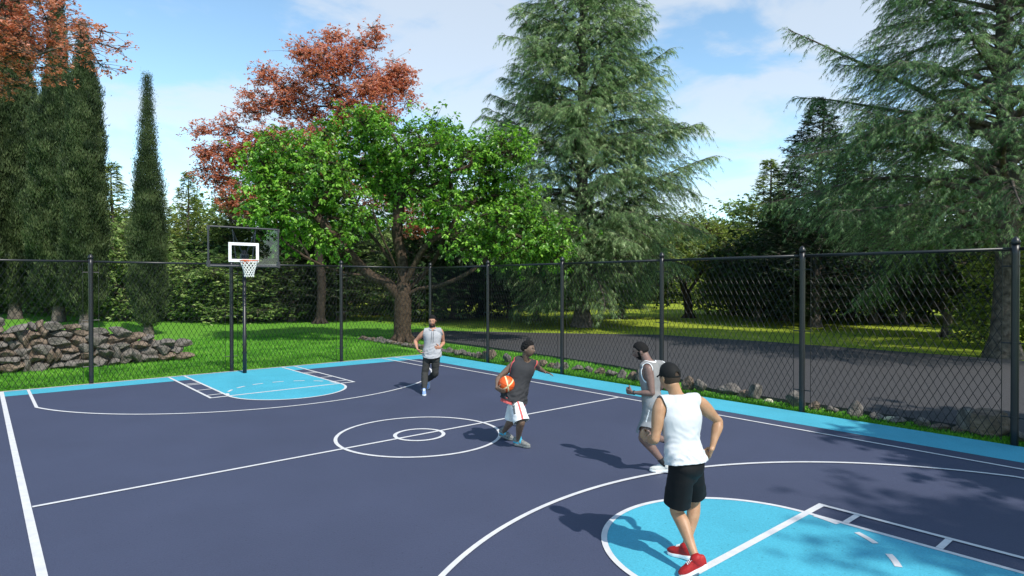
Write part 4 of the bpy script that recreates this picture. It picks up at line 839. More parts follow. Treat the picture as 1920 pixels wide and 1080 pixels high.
class Person:
    def __init__(s, J, k, label, look, nod, origin=None, voxel=.0048, foot=.268):
        s.J = {a: np.array(b) for a, b in J.items()}; s.k = k
        J = s.J; o = J['pel'].copy(); o[2] = 0; s.o = o
        for a in J: J[a] = J[a]-o
        for e in 'LR':                                     # seat each foot under its ankle, sole on the court when it stands
            f = unit(J['toe'+e]-J['hee'+e]); hr_ = unit(J['hipR']-J['hipL']); r_ = unit(np.cross(f, [0, 0, 1.])) if abs(f[2]) < .75 else hr_; u = np.cross(r_, f); u = u*(1 if (f[2] > -.75 or np.dot(u, J['kne'+e]-J['ank'+e]) > 0) else -1)
            ln = foot*k; s.foot = foot; h0 = J['ank'+e]-u*.078-f*ln*.24; lo_ = min(h0[2], (h0+f*ln)[2])
            if lo_ < .09: h0 = h0-np.array([0, 0, lo_-.006]); J['ank'+e][2] -= lo_-.006
            J['hee'+e] = h0; J['toe'+e] = h0+f*ln
        s.root = empty('person', o, label, 'person', 'basketball players')
        s.hr = unit(J['hipR']-J['hipL']); cr = J['shoR']-J['shoL']; s.sp = unit(J['nk']-J['pel']); s.sl = np.linalg.norm(J['nk']-J['pel'])
        s.cr = unit(cr-s.sp*np.dot(cr, s.sp)); s.cf = np.cross(s.sp, s.cr)*1.0
        s.hf = unit(np.cross([0, 0, 1.], s.hr))
        s.look = unit(look); s.voxel = voxel
        # head frame
        ax = unit(J['head']-J['nk']); f = np.array([look[0], look[1], 0.0]); f = unit(f); f = unit(f*math.cos(math.radians(nod))-np.array([0, 0, 1.])*math.sin(math.radians(nod)))
        r = unit(np.cross(f, [0, 0, 1.])); u = np.cross(r, f); s.HM = np.stack([r, f, u], 1)    # columns
        s.hc = J['head']
    def ctr(s, t): return s.J['pel']+s.sp*s.sl*t
    def lat(s, t):
        a = s.hr*(1-t)+s.cr*t; return unit(a)
    def torso_sec(s, grow=0.0, top=1.0, belly=0.0):
        k = s.k; T = [-.16, -.06, .06, .2, .36, .55, .72, .86, .97, 1.06]; A = [.090, .160, .165, .158, .142, .156, .172, .162, .105, .062]; B = [.075, .108, .112, .105, .094, .108, .116, .098, .072, .060]
        fo = [0, -.012, -.010, 0, .006, .004, -.002, -.010, -.010, 0]
        C = []; X = []; a2 = []; b2 = []
        for t_, a, b, f in zip(T, A, B, fo):
            if t_ > top: continue
            lt = s.lat(min(1, max(0, t_))); fw = np.cross(s.sp, lt); C.append(s.ctr(t_)+fw*f*k); X.append(lt); a2.append((a+grow)*k); b2.append((b+grow)*k)
        return np.array(C), np.array(a2), np.array(b2), np.array(X)
    def body(s, mats, hands, faces=True, buff=1.0):
        J, k = s.J, s.k; bf = Buf(); C, A, B, X = s.torso_sec(); bf.put(*loft(C, A, B, X, 28, 4))
        for e, sg in (('L', -1), ('R', 1)):
            sh, el, wr, ha = J['sho'+e], J['elb'+e], J['wri'+e], J['han'+e]
            b0 = s.ctr(.93)+s.cr*sg*.05*k; bf.put(*loft(np.array([b0, (b0+sh)/2+s.sp*.012, sh]), np.array([.055, .056, .055])*k, np.array([.05, .052, .052])*k, s.cf, 16, 4))
            ax_ = np.cross(el-sh, wr-el); ax_ = ax_ if np.linalg.norm(ax_) > 1e-4 else s.cf; ax_ = unit(ax_)
            q = lambda a, b, t_: a*(1-t_)+b*t_
            ua = np.array([sh+unit(sh-el)*.012, q(sh, el, .15), q(sh, el, .45), q(sh, el, .78), el]); bf.put(*loft(ua, np.array([.050, .054*buff, .050*buff, .041, .038])*k, np.array([.050, .056*buff, .053*buff, .041, .037])*k, ax_, 18, 4))
            fa = np.array([el, q(el, wr, .22), q(el, wr, .6), q(el, wr, .9), wr]); bf.put(*loft(fa, np.array([.037, .043*buff, .034, .026, .025])*k, np.array([.037, .040*buff, .030, .020, .019])*k, ax_, 18, 4))
            hd_ = hands[e]; hand_parts(bf, wr, ha-wr, np.array(hd_['n'], float), (1 if e == 'R' else -1), hd_['curl'], hd_.get('spread', 3), k, hd_.get('thumb', (.6, .3, .7)))
            hp, kn, an = J['hip'+e], J['kne'+e], J['ank'+e]
            ax_ = unit(np.cross(kn-hp, an-kn)) if np.linalg.norm(np.cross(unit(kn-hp), unit(an-kn))) > .05 else s.hr
            back = unit(-s.hf+0*kn)
            th = np.array([hp+[0, 0, .02], q(hp, kn, .25), q(hp, kn, .6), q(hp, kn, .88), kn]); bf.put(*loft(th, np.array([.086, .086, .072, .058, .055])*k, np.array([.088, .090, .076, .060, .056])*k, ax_, 22, 4))
            sd = unit(an-kn); bk = unit(back-sd*np.dot(back, sd))
            shn = np.array([kn, q(kn, an, .25)+bk*.012*k, q(kn, an, .45)+bk*.010*k, q(kn, an, .75)+bk*.003*k, an, an+sd*.012]); bf.put(*loft(shn, np.array([.054, .056, .049, .036, .032, .031])*k, np.array([.055, .061, .053, .039, .036, .033])*k, ax_, 20, 4))
            h_ = J['hee'+e]; f = J['toe'+e]-h_; u_ = an-(h_+f*.24); bf.put(*loft(np.array([h_+f*.22+u_*.55, h_+f*.45+u_*.45, h_+f*.75+u_*.32]), np.array([.026, .028, .028])*k, np.array([.026, .020, .014])*k, s.hr, 12, 3))
        nk = s.ctr(.98)+s.cf*.0; hb = s.hc+s.HM@np.array([0, -.028, -.055])*k; bf.put(*loft(np.array([s.ctr(.90), nk, (nk+hb)/2, hb]), np.array([.075, .062, .056, .055])*k, np.array([.07, .063, .059, .06])*k, s.cr, 20, 4))
        for sg in (-1, 1):   # trapezius
            bf.put(*loft(np.array([(nk+hb)/2-s.cf*.012, s.ctr(.99)+s.cr*sg*.07*k-s.cf*.01, s.ctr(.93)+s.cr*sg*.13*k]), np.array([.035, .038, .035])*k, np.array([.035, .034, .034])*k, s.cf, 12, 3))
        D, F = sphere_dirs(); H = head_shape(D)*k*1.0; bf.put(s.hc+H@s.HM.T, F[:, ::-1])
        for sg in (-1, 1):
            E_ = IV3*np.array([.009, .020, .033])*k; a = .25; R_ = np.array([[1, 0, 0], [0, math.cos(a), -math.sin(a)], [0, math.sin(a), math.cos(a)]]); E_ = E_@R_.T+np.array([sg*.078, -.010, -.006])*k
            c_ = sg*.35; Rz = np.array([[math.cos(c_), -math.sin(c_), 0], [math.sin(c_), math.cos(c_), 0], [0, 0, 1]]); bf.put(s.hc+E_@s.HM.T, IF3)
        V, Nn, F = remesh(bf, s.voxel, 2, .45)
        Fc = V[F].mean(1); Lc = (Fc-s.hc)@s.HM/(np.array(HEAD)*k); rad = np.linalg.norm(Lc, axis=1); U = Lc/(rad[:, None]+1e-9)
        mi = np.zeros(len(F), int); hd = (rad < 1.45) & (rad > .72) & (Lc[:, 1] > .1)
        x, y, z = U[:, 0], U[:, 1], U[:, 2]
        mi[hd & (np.abs(x) < .24-.9*np.abs(z+.57)) & (np.abs(z+.57) < .10) & (y > .4)] = 1
        mi[hd & (np.abs(np.abs(x)-.34) < .19) & (np.abs(z-.185+.10*np.abs(np.abs(x)-.34)) < .034)] = 2
        if 'beard' in mats: mi[hd & (((z < -.52) & (np.abs(x) > .34)) | (z < -.76) | ((np.abs(z+.47) < .045) & (np.abs(x) < .28))) & (z > -1.0) & (y > .0) & (mi != 1) & (z < -.12-.2*y)] = 2
        if 'beard' in mats:
            side = (rad < 1.3) & (rad > .8) & (np.abs(x) > .72) & (z < .02) & (z > -.65) & (y > .08) & (y < .42); mi[side] = 2
        me = mesh_data('body', V, F, [mats['skin'], mats['lip'], mats['brow']], mi, smooth=True); s.bobj = add('body', me, s.root); return s.bobj
    def eyes(s):
        k = s.k
        for sg in (-1, 1):
            c_ = np.array([sg*.031, .0765, .003])*k; D, F = sphere_dirs(16, 12); Fc = D[F].mean(1); mi = (Fc[:, 1] > .80).astype(int); V = s.hc+(c_+D*.0112*k)@s.HM.T
            add('eye', mesh_data('eye', V, F[:, ::-1], [M['eye'], M['iris']], mi, smooth=True), s.root)
    def hair(s, m, thick, front=.58, back=-.38, curl=0.0, cs=60, name='hair', keep=None, grow=0.0, thick_sol=.004, fade=.3):
        k = s.k; D, F = sphere_dirs(90, 60)
        h = np.interp(D[:, 1], [-1, -.4, .15, .55, 1], [back, back, .05, front-.08, front]); f_ = np.clip((D[:, 2]-h)/fade, 0, 1)
        kf = keep(D) if keep is not None else D[:, 2]-h
        P = head_shape(D); P = P*(1.0+grow)+D*(thick*f_**.7+.002)[:, None]
        if curl: P += D*(nz(D, (cs/6,)*3, 3.)*curl*f_)[:, None]
        V, F2, mi = cutmesh(P*k, F, kf); o = add(name, mesh_data(name, s.hc+V@s.HM.T, F2, m, smooth=not curl), s.root); solidify(o, thick_sol); return o
    def garment_top(s, m, name, grow=.018, hem=-.12, arm=(.075, .11), neck=.078, neck_t=.90, fold=.006, seed=1., trim=None, sleeve=None, hemcurve=0.0, vneck=0.0, taper=0.0, trimw=.014, hemtrim=0.0, necktrim=True, upper=1.1, foldvec=(9, 9, 3.0), voxel=.010, arml=.060):
        J, k = s.J, s.k; bf = Buf(); C, A, B, X = s.torso_sec(grow, 1.0); T = np.array([np.dot(c_-J['pel'], s.sp)/s.sl for c_ in C])
        ex = np.interp(T, [-.2, .5], [taper, 0]); keep = T > -.5
        C0 = C[0]-s.sp*.14; C = np.vstack([C0, C]); A = np.concatenate([[A[1]+ex[0]*1.2], A+ex]); B = np.concatenate([[B[1]+ex[0]*1.2], B+ex]); X = np.vstack([X[0], X]); A[1] = max(A[1], A[2]+.005); B[1] = max(B[1], B[2]+.005)
        bf.put(*loft(C, A, B, X, 30, 4))
        for e, sg in (('L', -1), ('R', 1)):
            sh = J['sho'+e]; b0 = s.ctr(.93)+s.cr*sg*.05*k; g = grow*.75; end = sh+(unit(sh-b0)*(sleeve or 0))
            bf.put(*loft(np.array([b0, (b0+end)/2+s.sp*.014, end]), np.array([.055+g, .058+g, .056+g])*k, np.array([.05+g, .055+g, .056+g+(.012 if sleeve else 0)])*k, s.cf, 18, 4))
            el = J['elb'+e]
            nk = s.ctr(.98); bf.put(*loft(np.array([nk, s.ctr(1.0)+s.cr*sg*.07*k-s.cf*.01, s.ctr(.94)+s.cr*sg*.13*k]), (np.array([.035, .038, .036])+g)*k, (np.array([.035, .034, .034])+g)*k, s.cf, 12, 3))
        V, Nn, F = remesh(bf, voxel, 3, .5)
        rel = V-J['pel']; w_ = rel@s.sp/s.sl; u_ = (V-s.ctr(.9))@s.cr; v_ = (V-s.ctr(.9))@s.cf
        # folds
        loc = np.stack([rel@s.cr, rel@s.cf, rel@s.sp], 1); dg2 = loc@np.array([[1, 0, .55], [0, 1, .35], [-.5, .3, 1]]); f = nz(loc, foldvec, seed)*.9+(.5-np.abs(nz(dg2, (9, 9, 16), seed+4))*2.2)*.8*np.interp(w_, [.1, .6], [1, .25])
        amp = fold*np.interp(w_, [-.2, .3, .7, 1.0], [1.5, 1.3, .8, .15]); V = V+Nn*(f*amp)[:, None]
        pull = nz(dg2, (6, 6, 20), seed+9)*fold*.6*np.interp(w_, [-.2, .25, .5], [1.0, 1.0, 0]); V = V+Nn*pull[:, None]
        Q = V; wf = (Q-J['pel'])@s.sp/s.sl; uf = (Q-s.ctr(.9))@s.cr; vf = (Q-s.ctr(.9))@s.cf; hz_ = (Q-J['pel'])@s.sp
        uh = (Q-J['pel'])@s.hr; hemz = hem+hemcurve*np.abs(uh/.18)**2; keep = hz_-hemz; edge = np.full(len(Q), 9.0)
        for e, sg in (('L', -1), ('R', 1)):
            sh = J['sho'+e]
            if sleeve is None:
                c_ = sh+s.cr*sg*.035*k-s.sp*.035*k; q = Q-c_; d = np.sqrt(((q@s.cr)/arml)**2+((q@s.cf)/(arm[0]))**2+((q@s.sp)/(arm[1]))**2); fl = (d-1)*arm[0]
            else:
                ou = unit(sh-s.ctr(.93)); c_ = sh+ou*sleeve*.55; out_ = unit(ou+s.sp*.30); fl = np.maximum(-(Q-c_)@out_, (.60-wf)*s.sl*.8); fl = np.where(uf*sg > 0, fl, 9.)
            keep = np.minimum(keep, fl); edge = np.minimum(edge, fl)
        dn = np.sqrt(uf**2+(vf-.012)**2); lim = np.interp(vf, [-.03, .05], [neck_t+.03, neck_t])-vneck*np.clip(1-np.abs(uf)/(neck*k), 0, 1)*(vf > 0)
        fl = np.maximum(dn-neck*k, (lim-wf)*s.sl); keep = np.minimum(keep, fl); edge = np.minimum(edge, fl) if necktrim else edge; keep = np.minimum(keep, upper-wf)
        mk_ = None; mats = [m]
        if trim is not None: mats.append(trim); mk_ = trimw-edge
        if hemtrim: mk_ = np.maximum(mk_, hemtrim-(hz_-hemz))
        V2_, F2, mi = cutmesh(V, F, keep, mk_); o = add(name, mesh_data(name, V2_, F2, mats, mi, smooth=True), s.root); solidify(o, .004); return o
    def legs_garment(s, m, name, upto=.9, r0=.098, r1=.112, full=False, fold=.006, seed=3., waist=.16, r_ank=.055, stripe=None, voxel=.010, low=0.0):
        J, k = s.J, s.k; bf = Buf(); C, A, B, X = s.torso_sec(.020, .3); bf.put(*loft(C, A, B, X, 28, 4)); lin = {}
        for e, sg in (('L', -1), ('R', 1)):
            hp, kn, an = J['hip'+e], J['kne'+e], J['ank'+e]; q = lambda a, b, t_: a*(1-t_)+b*t_
            if full:
                pts = np.array([hp+[0, 0, .04], q(hp, kn, .3), q(hp, kn, .75), kn, q(kn, an, .35), q(kn, an, .75), q(kn, an, .97)]); rr_ = np.array([.095, .095, .080, .074, .072, .060, r_ank])*k
                bf.put(*loft(pts, rr_, rr_, s.hr, 22, 4))
            else:
                ext = q(hp, kn, upto+.15); pts = np.array([hp+[0, 0, .04], q(hp, kn, .3), q(hp, kn, .65), ext]); rr_ = np.array([r0, (r0*2+r1)/3, r1, r1+.004])*k; bf.put(*loft(pts, rr_*.93, rr_, s.hr, 24, 4))
        V, Nn, F = remesh(bf, voxel, 3, .5); rel = V-J['pel']
        loc = np.stack([rel@s.hr, rel@s.hf, rel[:, 2]], 1); f = nz(loc, (14, 14, 4), seed)+nz(loc, (7, 7, 22), seed+5)*.6; V = V+Nn*(f*fold*np.interp(rel[:, 2], [-.8, -.15, .1], [1.3, 1.2, .2]))[:, None]
        Q = V; keep = waist-(Q-J['pel'])@s.sp; mk_ = None; mats = [m]
        dL = np.linalg.norm(np.cross(Q-J['hipL'], unit(J['kneL']-J['hipL'])), axis=1); dR = np.linalg.norm(np.cross(Q-J['hipR'], unit(J['kneR']-J['hipR'])), axis=1)
        for e, dd in (('L', dL-dR), ('R', dR-dL)):
            hp, kn, an = J['hip'+e], J['kne'+e], J['ank'+e]
            if not full:
                tl = np.linalg.norm(kn-hp); t_ = (Q-hp)@unit(kn-hp)/tl; keep = np.minimum(keep, np.maximum((upto-t_)*tl, dd))
                if stripe is not None:
                    sg = -1 if e == 'L' else 1; c_ = hp[None]*(1-t_[:, None])+kn[None]*t_[:, None]; d = unit(Q-c_); ang = np.degrees(np.arctan2(d@s.hf, d@s.hr*sg))
                    f_ = np.where(dd < 0, stripe[2]-np.abs(ang-stripe[1]-stripe[3]*t_), -1.); f_ = np.where(t_ > .02, f_, -1.); mk_ = f_ if mk_ is None else np.maximum(mk_, f_)
        if stripe is not None: mats.append(stripe[0])
        V2_, F2, mi = cutmesh(V, F, keep, mk_); o = add(name, mesh_data(name, V2_, F2, mats, mi, smooth=True), s.root); solidify(o, .004); return o
    def shoe(s, e, mu, ms, collar=.075, ln=.268, accent=None, high=0.0, roll=0.0):
        J, k = s.J, s.k; t_, h_ = J['toe'+e], J['hee'+e]; f = unit(t_-h_); ln = s.foot*k; h0 = h_; r = unit(np.cross(f, [0, 0, 1.])); u = np.cross(r, f)
        if f[2] < -.75:
            r = s.hr; u = unit(np.cross(r, f)); u = u*(1 if np.dot(u, J['kne'+e]-J['ank'+e]) > 0 else -1)
        zoff = u*(.012)
        S = [0.0, .10, .28, .48, .68, .86, .97]; Wd = [.024, .031, .032, .034, .041, .038, .025]; Ht = [.050, .055+high*.3, .056+high*.3, .046, .034, .026, .018]
        C = [h0+f*ln*a+u*(.020+b*.75) for a, b in zip(S, Ht)]
        bf = Buf(); bf.put(*loft(np.array(C), np.array(Wd)*k, np.array(Ht)*k, r, 20, 4, sq=2.4))
        an = J['ank'+e]; base = h0+f*ln*.20+u*.06; top = base*.3+(an+(an-J['kne'+e])*0)*.7; top = base+unit(an-base+u*.02)*(.045+high)
        bf.put(*loft(np.array([base, (base+top)/2, top]), np.array([.038, .040, .042])*k, np.array([.050, .050, .049])*k, r, 18, 3))
        V, Nn, F = remesh(bf, .0045, 3, .5); Fc = V[F].mean(1); q = Fc-h0; su = q@f/ln; uu = q@u; rr_ = q@r
        mi = np.zeros(len(F), int); mats = [mu]
        if accent is not None: mats.append(accent); mi[(su < .34) & (uu < .055)] = 1; mi[(su > .40) & (su < .50) & (uu > .05)] = 1
        kp = uu > .004; V2_, F2, _ = submesh(V, F, kp)
        so = add('shoe', mesh_data('shoe', V2_, F2, mats, mi[kp], smooth=True), s.root)
        o_ = Buf(); SS = np.linspace(0, 1, 24); ws = np.interp(SS, [0, .06, .15, .45, .7, .88, .97, 1], [.012, .030, .035, .034, .044, .039, .022, .006])*k*1.03
        Lf = [h0+f*ln*(a*1.04-.02)-r*b for a, b in zip(SS, ws)]; Rt = [h0+f*ln*(a*1.04-.02)+r*b for a, b in zip(SS, ws)][::-1]; out_ = np.array(Lf+Rt); n_ = len(out_)
        th = np.array([np.interp(np.dot(p-h0, f)/ln, [0, .3, .8, 1.02], [.038, .030, .024, .030]) for p in out_])
        c2 = out_.mean(0); top_ = out_+u*th[:, None]; rim = c2+(out_-c2)*1.04+u*(th*.5)[:, None]; o_.put(np.vstack([out_, rim, top_]), [(i, (i+1) % n_, n_+(i+1) % n_, n_+i) for i in range(n_)]+[(n_+i, n_+(i+1) % n_, 2*n_+(i+1) % n_, 2*n_+i) for i in range(n_)]+[(i, i+1, n_-2-i, n_-1-i) for i in range(n_//2-1)]+[(2*n_+i, 2*n_+n_-1-i, 2*n_+n_-2-i, 2*n_+i+1) for i in range(n_//2-1)])
        o_.build('sole', ms, so, smooth=False)
        lc = Buf()
        for a in np.linspace(.36, .60, 5):
            hgt = np.interp(a, S, Ht)*1.72+.022; c_ = h0+f*ln*a+u*hgt*k; lc.put(*tubes(np.array([c_-r*.024-u*.008, c_+u*.004, c_+r*.024-u*.008+f*.012]), np.full(3, .0035), 5))
        lc.build('laces', ms, so)
    def sock(s, e, m, hgt=.09):
        J, k = s.J, s.k; an = J['ank'+e]; up = unit(J['kne'+e]-an); b_ = Buf(); b_.put(*loft(np.array([an-up*.04, an, an+up*hgt*.6, an+up*hgt]), np.array([.038, .037, .038, .041])*k, np.array([.042, .041, .042, .044])*k, s.hr, 18, 3)); b_.build('sock', m, s.root, smooth=True)

def skin(name, c1, c2, rough=.48): 
    return mat(name, c1, rough, .4, col2=c2, nscale=14, bump=.15, bscale=90, sss=.12, bdist=.002)
M['eye'] = mat('eye_white', (.34, .31, .28), .2, .5); M['iris'] = mat('dark_iris', (.02, .012, .008), .2, .5)
M['hair'] = mat('black_hair', (.010, .009, .009), .8, .2, bump=.8, bscale=150, bdist=.004)
M['hair_brown'] = mat('brown_short_hair', (.050, .034, .024), .75, .2, bump=.6, bscale=150, bdist=.003)
def cloth(name, c, rough=.85, amt=.05, bs=220): return mat(name, c, rough, .15, noise_amt=amt, nscale=12, bump=.25, bscale=bs, bdist=.002)
FL = lambda r, f: tuple((IMR*r+IMF*f)[:2])
SK = {"p4": {"ankL": [-0.873, -15.149, 0.15], "ankR": [-0.644, -14.889, 0.09], "pel": [-0.757, -14.962, 0.881], "hipL": [-0.849, -14.982, 0.881], "hipR": [-0.665, -14.942, 0.881], "kneL": [-0.761, -14.87, 0.455], "kneR": [-0.474, -14.864, 0.482], "nk": [-0.716, -14.857, 1.429], "head": [-0.736, -14.779, 1.622], "shoL": [-0.884, -14.791, 1.407], "elbL": [-0.973, -14.796, 1.106], "wriL": [-0.822, -14.585, 1.048], "hanL": [-0.787, -14.51, 1.092], "shoR": [-0.567, -14.955, 1.414], "elbR": [-0.338, -15.029, 1.213], "wriR": [-0.485, -15.049, 0.991], "hanR": [-0.45, -15.007, 0.914], "toeL": [-0.912, -15.062, 0.005], "toeR": [-0.674, -14.752, 0.02], "heeL": [-0.793, -15.169, 0.07], "heeR": [-0.653, -14.944, 0.03]},
 "p2": {"ankL": [0.869, -10.554, 0.11], "ankR": [0.743, -11.042, 0.09], "pel": [0.74, -10.984, 0.783], "hipL": [0.818, -10.938, 0.783], "hipR": [0.662, -11.031, 0.783], "kneL": [0.777, -10.876, 0.354], "kneR": [0.617, -11.263, 0.417], "nk": [0.881, -11.046, 1.286], "head": [0.874, -11.126, 1.471], "shoL": [1.056, -11.071, 1.233], "elbL": [1.287, -10.909, 1.121], "wriL": [1.512, -10.82, 1.031], "hanL": [1.536, -10.906, 1.013], "shoR": [0.746, -10.931, 1.221], "elbR": [0.551, -10.81, 1.024], "wriR": [0.386, -10.972, 0.91], "hanR": [0.427, -11.045, 0.875], "toeL": [0.825, -10.836, 0.02], "toeR": [0.673, -11.311, 0.02], "heeL": [0.773, -10.565, 0.06], "heeR": [0.603, -11.105, 0.03]},
 "p3": {"ankL": [1.335, -13.279, 0.152], "ankR": [1.434, -13.241, 0.398], "pel": [1.222, -13.144, 0.867], "hipL": [1.141, -13.188, 0.867], "hipR": [1.302, -13.099, 0.867], "kneL": [1.122, -13.067, 0.444], "kneR": [1.039, -13.18, 0.524], "nk": [1.252, -13.07, 1.413], "head": [1.255, -12.929, 1.561], "shoL": [1.105, -13.171, 1.359], "elbL": [1.09, -13.239, 1.06], "wriL": [1.005, -12.993, 1.045], "hanL": [1.0, -12.902, 1.054], "shoR": [1.396, -13.175, 1.375], "elbR": [1.464, -13.102, 1.085], "wriR": [1.458, -12.898, 0.922], "hanR": [1.471, -12.817, 0.88], "toeL": [1.189, -13.211, 0.02], "toeR": [1.43, -13.30, 0.17], "heeL": [1.27, -13.36, 0.03], "heeR": [1.47, -13.33, 0.42]},
 "p1": {"ankL": [2.475, -5.913, 0.26], "ankR": [2.045, -6.42, 0.1], "pel": [2.353, -6.256, 0.855], "hipL": [2.417, -6.323, 0.855], "hipR": [2.288, -6.188, 0.855], "kneL": [2.434, -6.276, 0.414], "kneR": [2.221, -6.178, 0.416], "nk": [2.394, -6.236, 1.401], "head": [2.393, -6.22, 1.607], "shoL": [2.544, -6.336, 1.367], "elbL": [2.664, -6.268, 1.089], "wriL": [2.462, -6.415, 1.005], "hanL": [2.37, -6.424, 1.012], "shoR": [2.242, -6.138, 1.349], "elbR": [2.105, -5.955, 1.139], "wriR": [2.038, -6.153, 0.978], "hanR": [2.083, -6.191, 0.906], "toeL": [2.43, -5.93, 0.05], "toeR": [1.94, -6.61, 0.02], "heeL": [2.50, -5.87, 0.25], "heeR": [2.09, -6.38, 0.03]}}
FIST = (78, 88, 60)
# man in the white vest and black cap, seen from behind
P = Person(SK['p4'], 1.045, 'man seen from behind in white sleeveless top, black shorts, black cap and red shoes', FL(-.42, .90)+(0,), 8, voxel=.0052, foot=.220)
sk = {'skin': skin('tan_skin', (.37, .195, .105), (.46, .26, .15)), 'lip': mat('tan_lip', (.35, .13, .10), .5), 'brow': M['hair_brown']}
P.body(sk, {'L': dict(n=FL(.9, .1)+(-.2,), curl=FIST, thumb=(.55, .7, .35)), 'R': dict(n=FL(-.8, .5)+(.1,), curl=FIST, thumb=(.55, .7, .35))}, buff=1.12)
P.eyes()
wv = cloth('white_jersey_cloth', (.56, .57, .585)); bk = cloth('black_shorts_cloth', (.010, .010, .011), .6)
P.garment_top(wv, 'sleeveless_top', .024, .022, (.095, .125), neck=.078, neck_t=.985, arml=.078, fold=.013, seed=2., hemcurve=0.0, taper=.034)
P.legs_garment(bk, 'shorts', .80, .106, .112, fold=.005, seed=6., waist=.05)
red = mat('red_mesh_shoe', (.36, .010, .010), .6, noise_amt=.2, nscale=60); P.shoe('L', red, M['white']); P.shoe('R', red, M['white'])
P.hair(M['hair_brown'], .004, .5, -.55, fade=.2, keep=lambda D: np.minimum.reduce([D[:, 2]+.42, .25-D[:, 1], .35-D[:, 2], .2+D[:, 2]-.9*D[:, 1]]))
capm = cloth('black_cap_cloth', (.012, .012, .012), .7)
def capkeep(D):
    rimz = .10+.10*np.clip(D[:, 1], -1, 1); hole = np.maximum.reduce([np.sqrt((D[:, 0]/.26)**2+((D[:, 2]-rimz-.10)/.26)**2)-1, rimz+.10-D[:, 2], D[:, 1]+.5]); return np.minimum(D[:, 2]-rimz, hole)
cap = P.hair(capm, .012, name='cap', keep=capkeep, grow=.03, back=-.1, fade=.5, thick_sol=.003)
vb = Buf(); nx, ny = 13, 6; X_ = np.linspace(-1, 1, nx); Y_ = np.linspace(0, 1, ny); V = []
for yv in Y_:
    for xv in X_: V.append((xv*.070*(1-.18*yv**2), .082*math.sqrt(max(0, 1-(xv*.86)**2))+yv*.072*(1-.35*xv*xv), .026+.012*(1-xv*xv)-.022*yv))
vb.put(P.hc+np.array(V)*P.k@P.HM.T, [(j*nx+i, j*nx+i+1, (j+1)*nx+i+1, (j+1)*nx+i) for j in range(ny-1) for i in range(nx-1)]); vz = vb.build('visor', capm, cap, smooth=True); solidify(vz, .004)
# man carrying the ball
P = Person(SK['p2'], 1.01, 'man in dark grey coral-trimmed sleeveless top and white shorts carrying the basketball', FL(.86, -.50)+(0,), 2)
sk = {'skin': skin('dark_brown_skin', (.135, .085, .058), (.19, .12, .085)), 'lip': mat('dark_lip', (.12, .045, .04), .5), 'brow': M['hair']}
P.body(sk, {'R': dict(n=FL(.55, .85)+(.35,), curl=(22, 30, 18), spread=7, thumb=(.35, .45, .95)), 'L': dict(n=FL(-.1, -.3)+(-1,), curl=(8, 12, 8), spread=14, thumb=(.55, .1, .9))}, buff=1.0)
P.eyes()
P.hair(M['hair'], .016, .56, -.30, curl=.012, cs=42, fade=.22)
dg_ = cloth('charcoal_jersey_cloth', (.040, .040, .043)); coral = cloth('coral_trim_cloth', (.62, .12, .11)); ws_ = cloth('white_shorts_cloth', (.72, .72, .72))
P.garment_top(dg_, 'sleeveless_top', .034, -.10, (.085, .15), neck=.085, neck_t=.92, fold=.012, seed=5., trim=coral, necktrim=False, taper=.062, trimw=.022)
under = P.garment_top(coral, 'undershirt', .020, -.15, (.10, .17), .09, .9, .008, 7., None, None, taper=.058, upper=-.12)
P.legs_garment(ws_, 'shorts', .97, .100, .118, fold=.008, seed=8., stripe=(coral, 40, 8, -10), waist=-.07)
pr_ = Buf(); hp_, kn_ = P.J['hipR'], P.J['kneR']; ax2 = unit(kn_-hp_)
for qi, t_ in enumerate(np.linspace(.22, .66, 5)):
    an_ = math.radians(8-4*qi); rd = unit(P.hf*math.sin(an_)+P.hr*math.cos(an_)); rd = unit(rd-ax2*np.dot(rd, ax2)); tg = np.cross(ax2, rd); c_ = hp_+(kn_-hp_)*t_+rd*(.104+.014*t_)*P.k
    th_ = np.linspace(0, 2*np.pi, 13); pr_.put(*tubes(c_+np.outer(np.cos(th_)*.017, tg)+np.outer(np.sin(th_)*.011, ax2)+rd*.004, np.full(13, .0045), 5)); pr_.put(*tubes(c_+np.outer(np.linspace(-.02, .02, 4), tg)+ax2*.022+rd*.004, np.full(4, .004), 5))
pr_.build('shorts_print', M['frame'], P.root)
gs = mat('grey_knit_shoe', (.20, .20, .19), .8, noise_amt=.4, nscale=70); cy = mat('cyan_shoe_sole', (.03, .42, .62), .5)
gsole = mat('grey_shoe_sole', (.16, .17, .17), .6); P.shoe('L', gs, gsole, accent=cy, high=.025); P.shoe('R', gs, gsole, accent=cy, high=.025)
# man in grey, running
P = Person(SK['p3'], 1.02, 'man in grey vest and grey shorts running with head lowered, behind the man in white', FL(-.95, .28)+(0,), 16)
sk = {'skin': skin('brown_skin', (.165, .095, .078), (.22, .135, .11)), 'lip': mat('brown_lip', (.12, .05, .045), .5), 'brow': M['hair'], 'beard': 1}
P.body(sk, {'L': dict(n=FL(.1, .9)+(.3,), curl=(62, 75, 45), thumb=(.7, .5, .5)), 'R': dict(n=FL(.6, -.3)+(.2,), curl=FIST, thumb=(.55, .7, .35))}, buff=1.0)
P.eyes()
P.hair(M['hair'], .009, .60, -.22, curl=.003, cs=60, fade=.22)
gv = cloth('light_grey_vest_cloth', (.235, .228, .225)); gsn = cloth('grey_shorts_cloth', (.21, .22, .235)); wt = cloth('white_trim_cloth', (.72, .72, .72))
P.garment_top(gv, 'vest', .014, -.04, (.082, .135), .088, .90, .007, 9., wt, None, taper=.012, trimw=.013)
P.legs_garment(gsn, 'shorts', .84, .098, .100, fold=.008, seed=11., stripe=(wt, 5, 3.5, 0))
ks = cloth('dark_sock', (.03, .03, .032)); P.sock('L', ks, .11); P.sock('R', ks, .11)
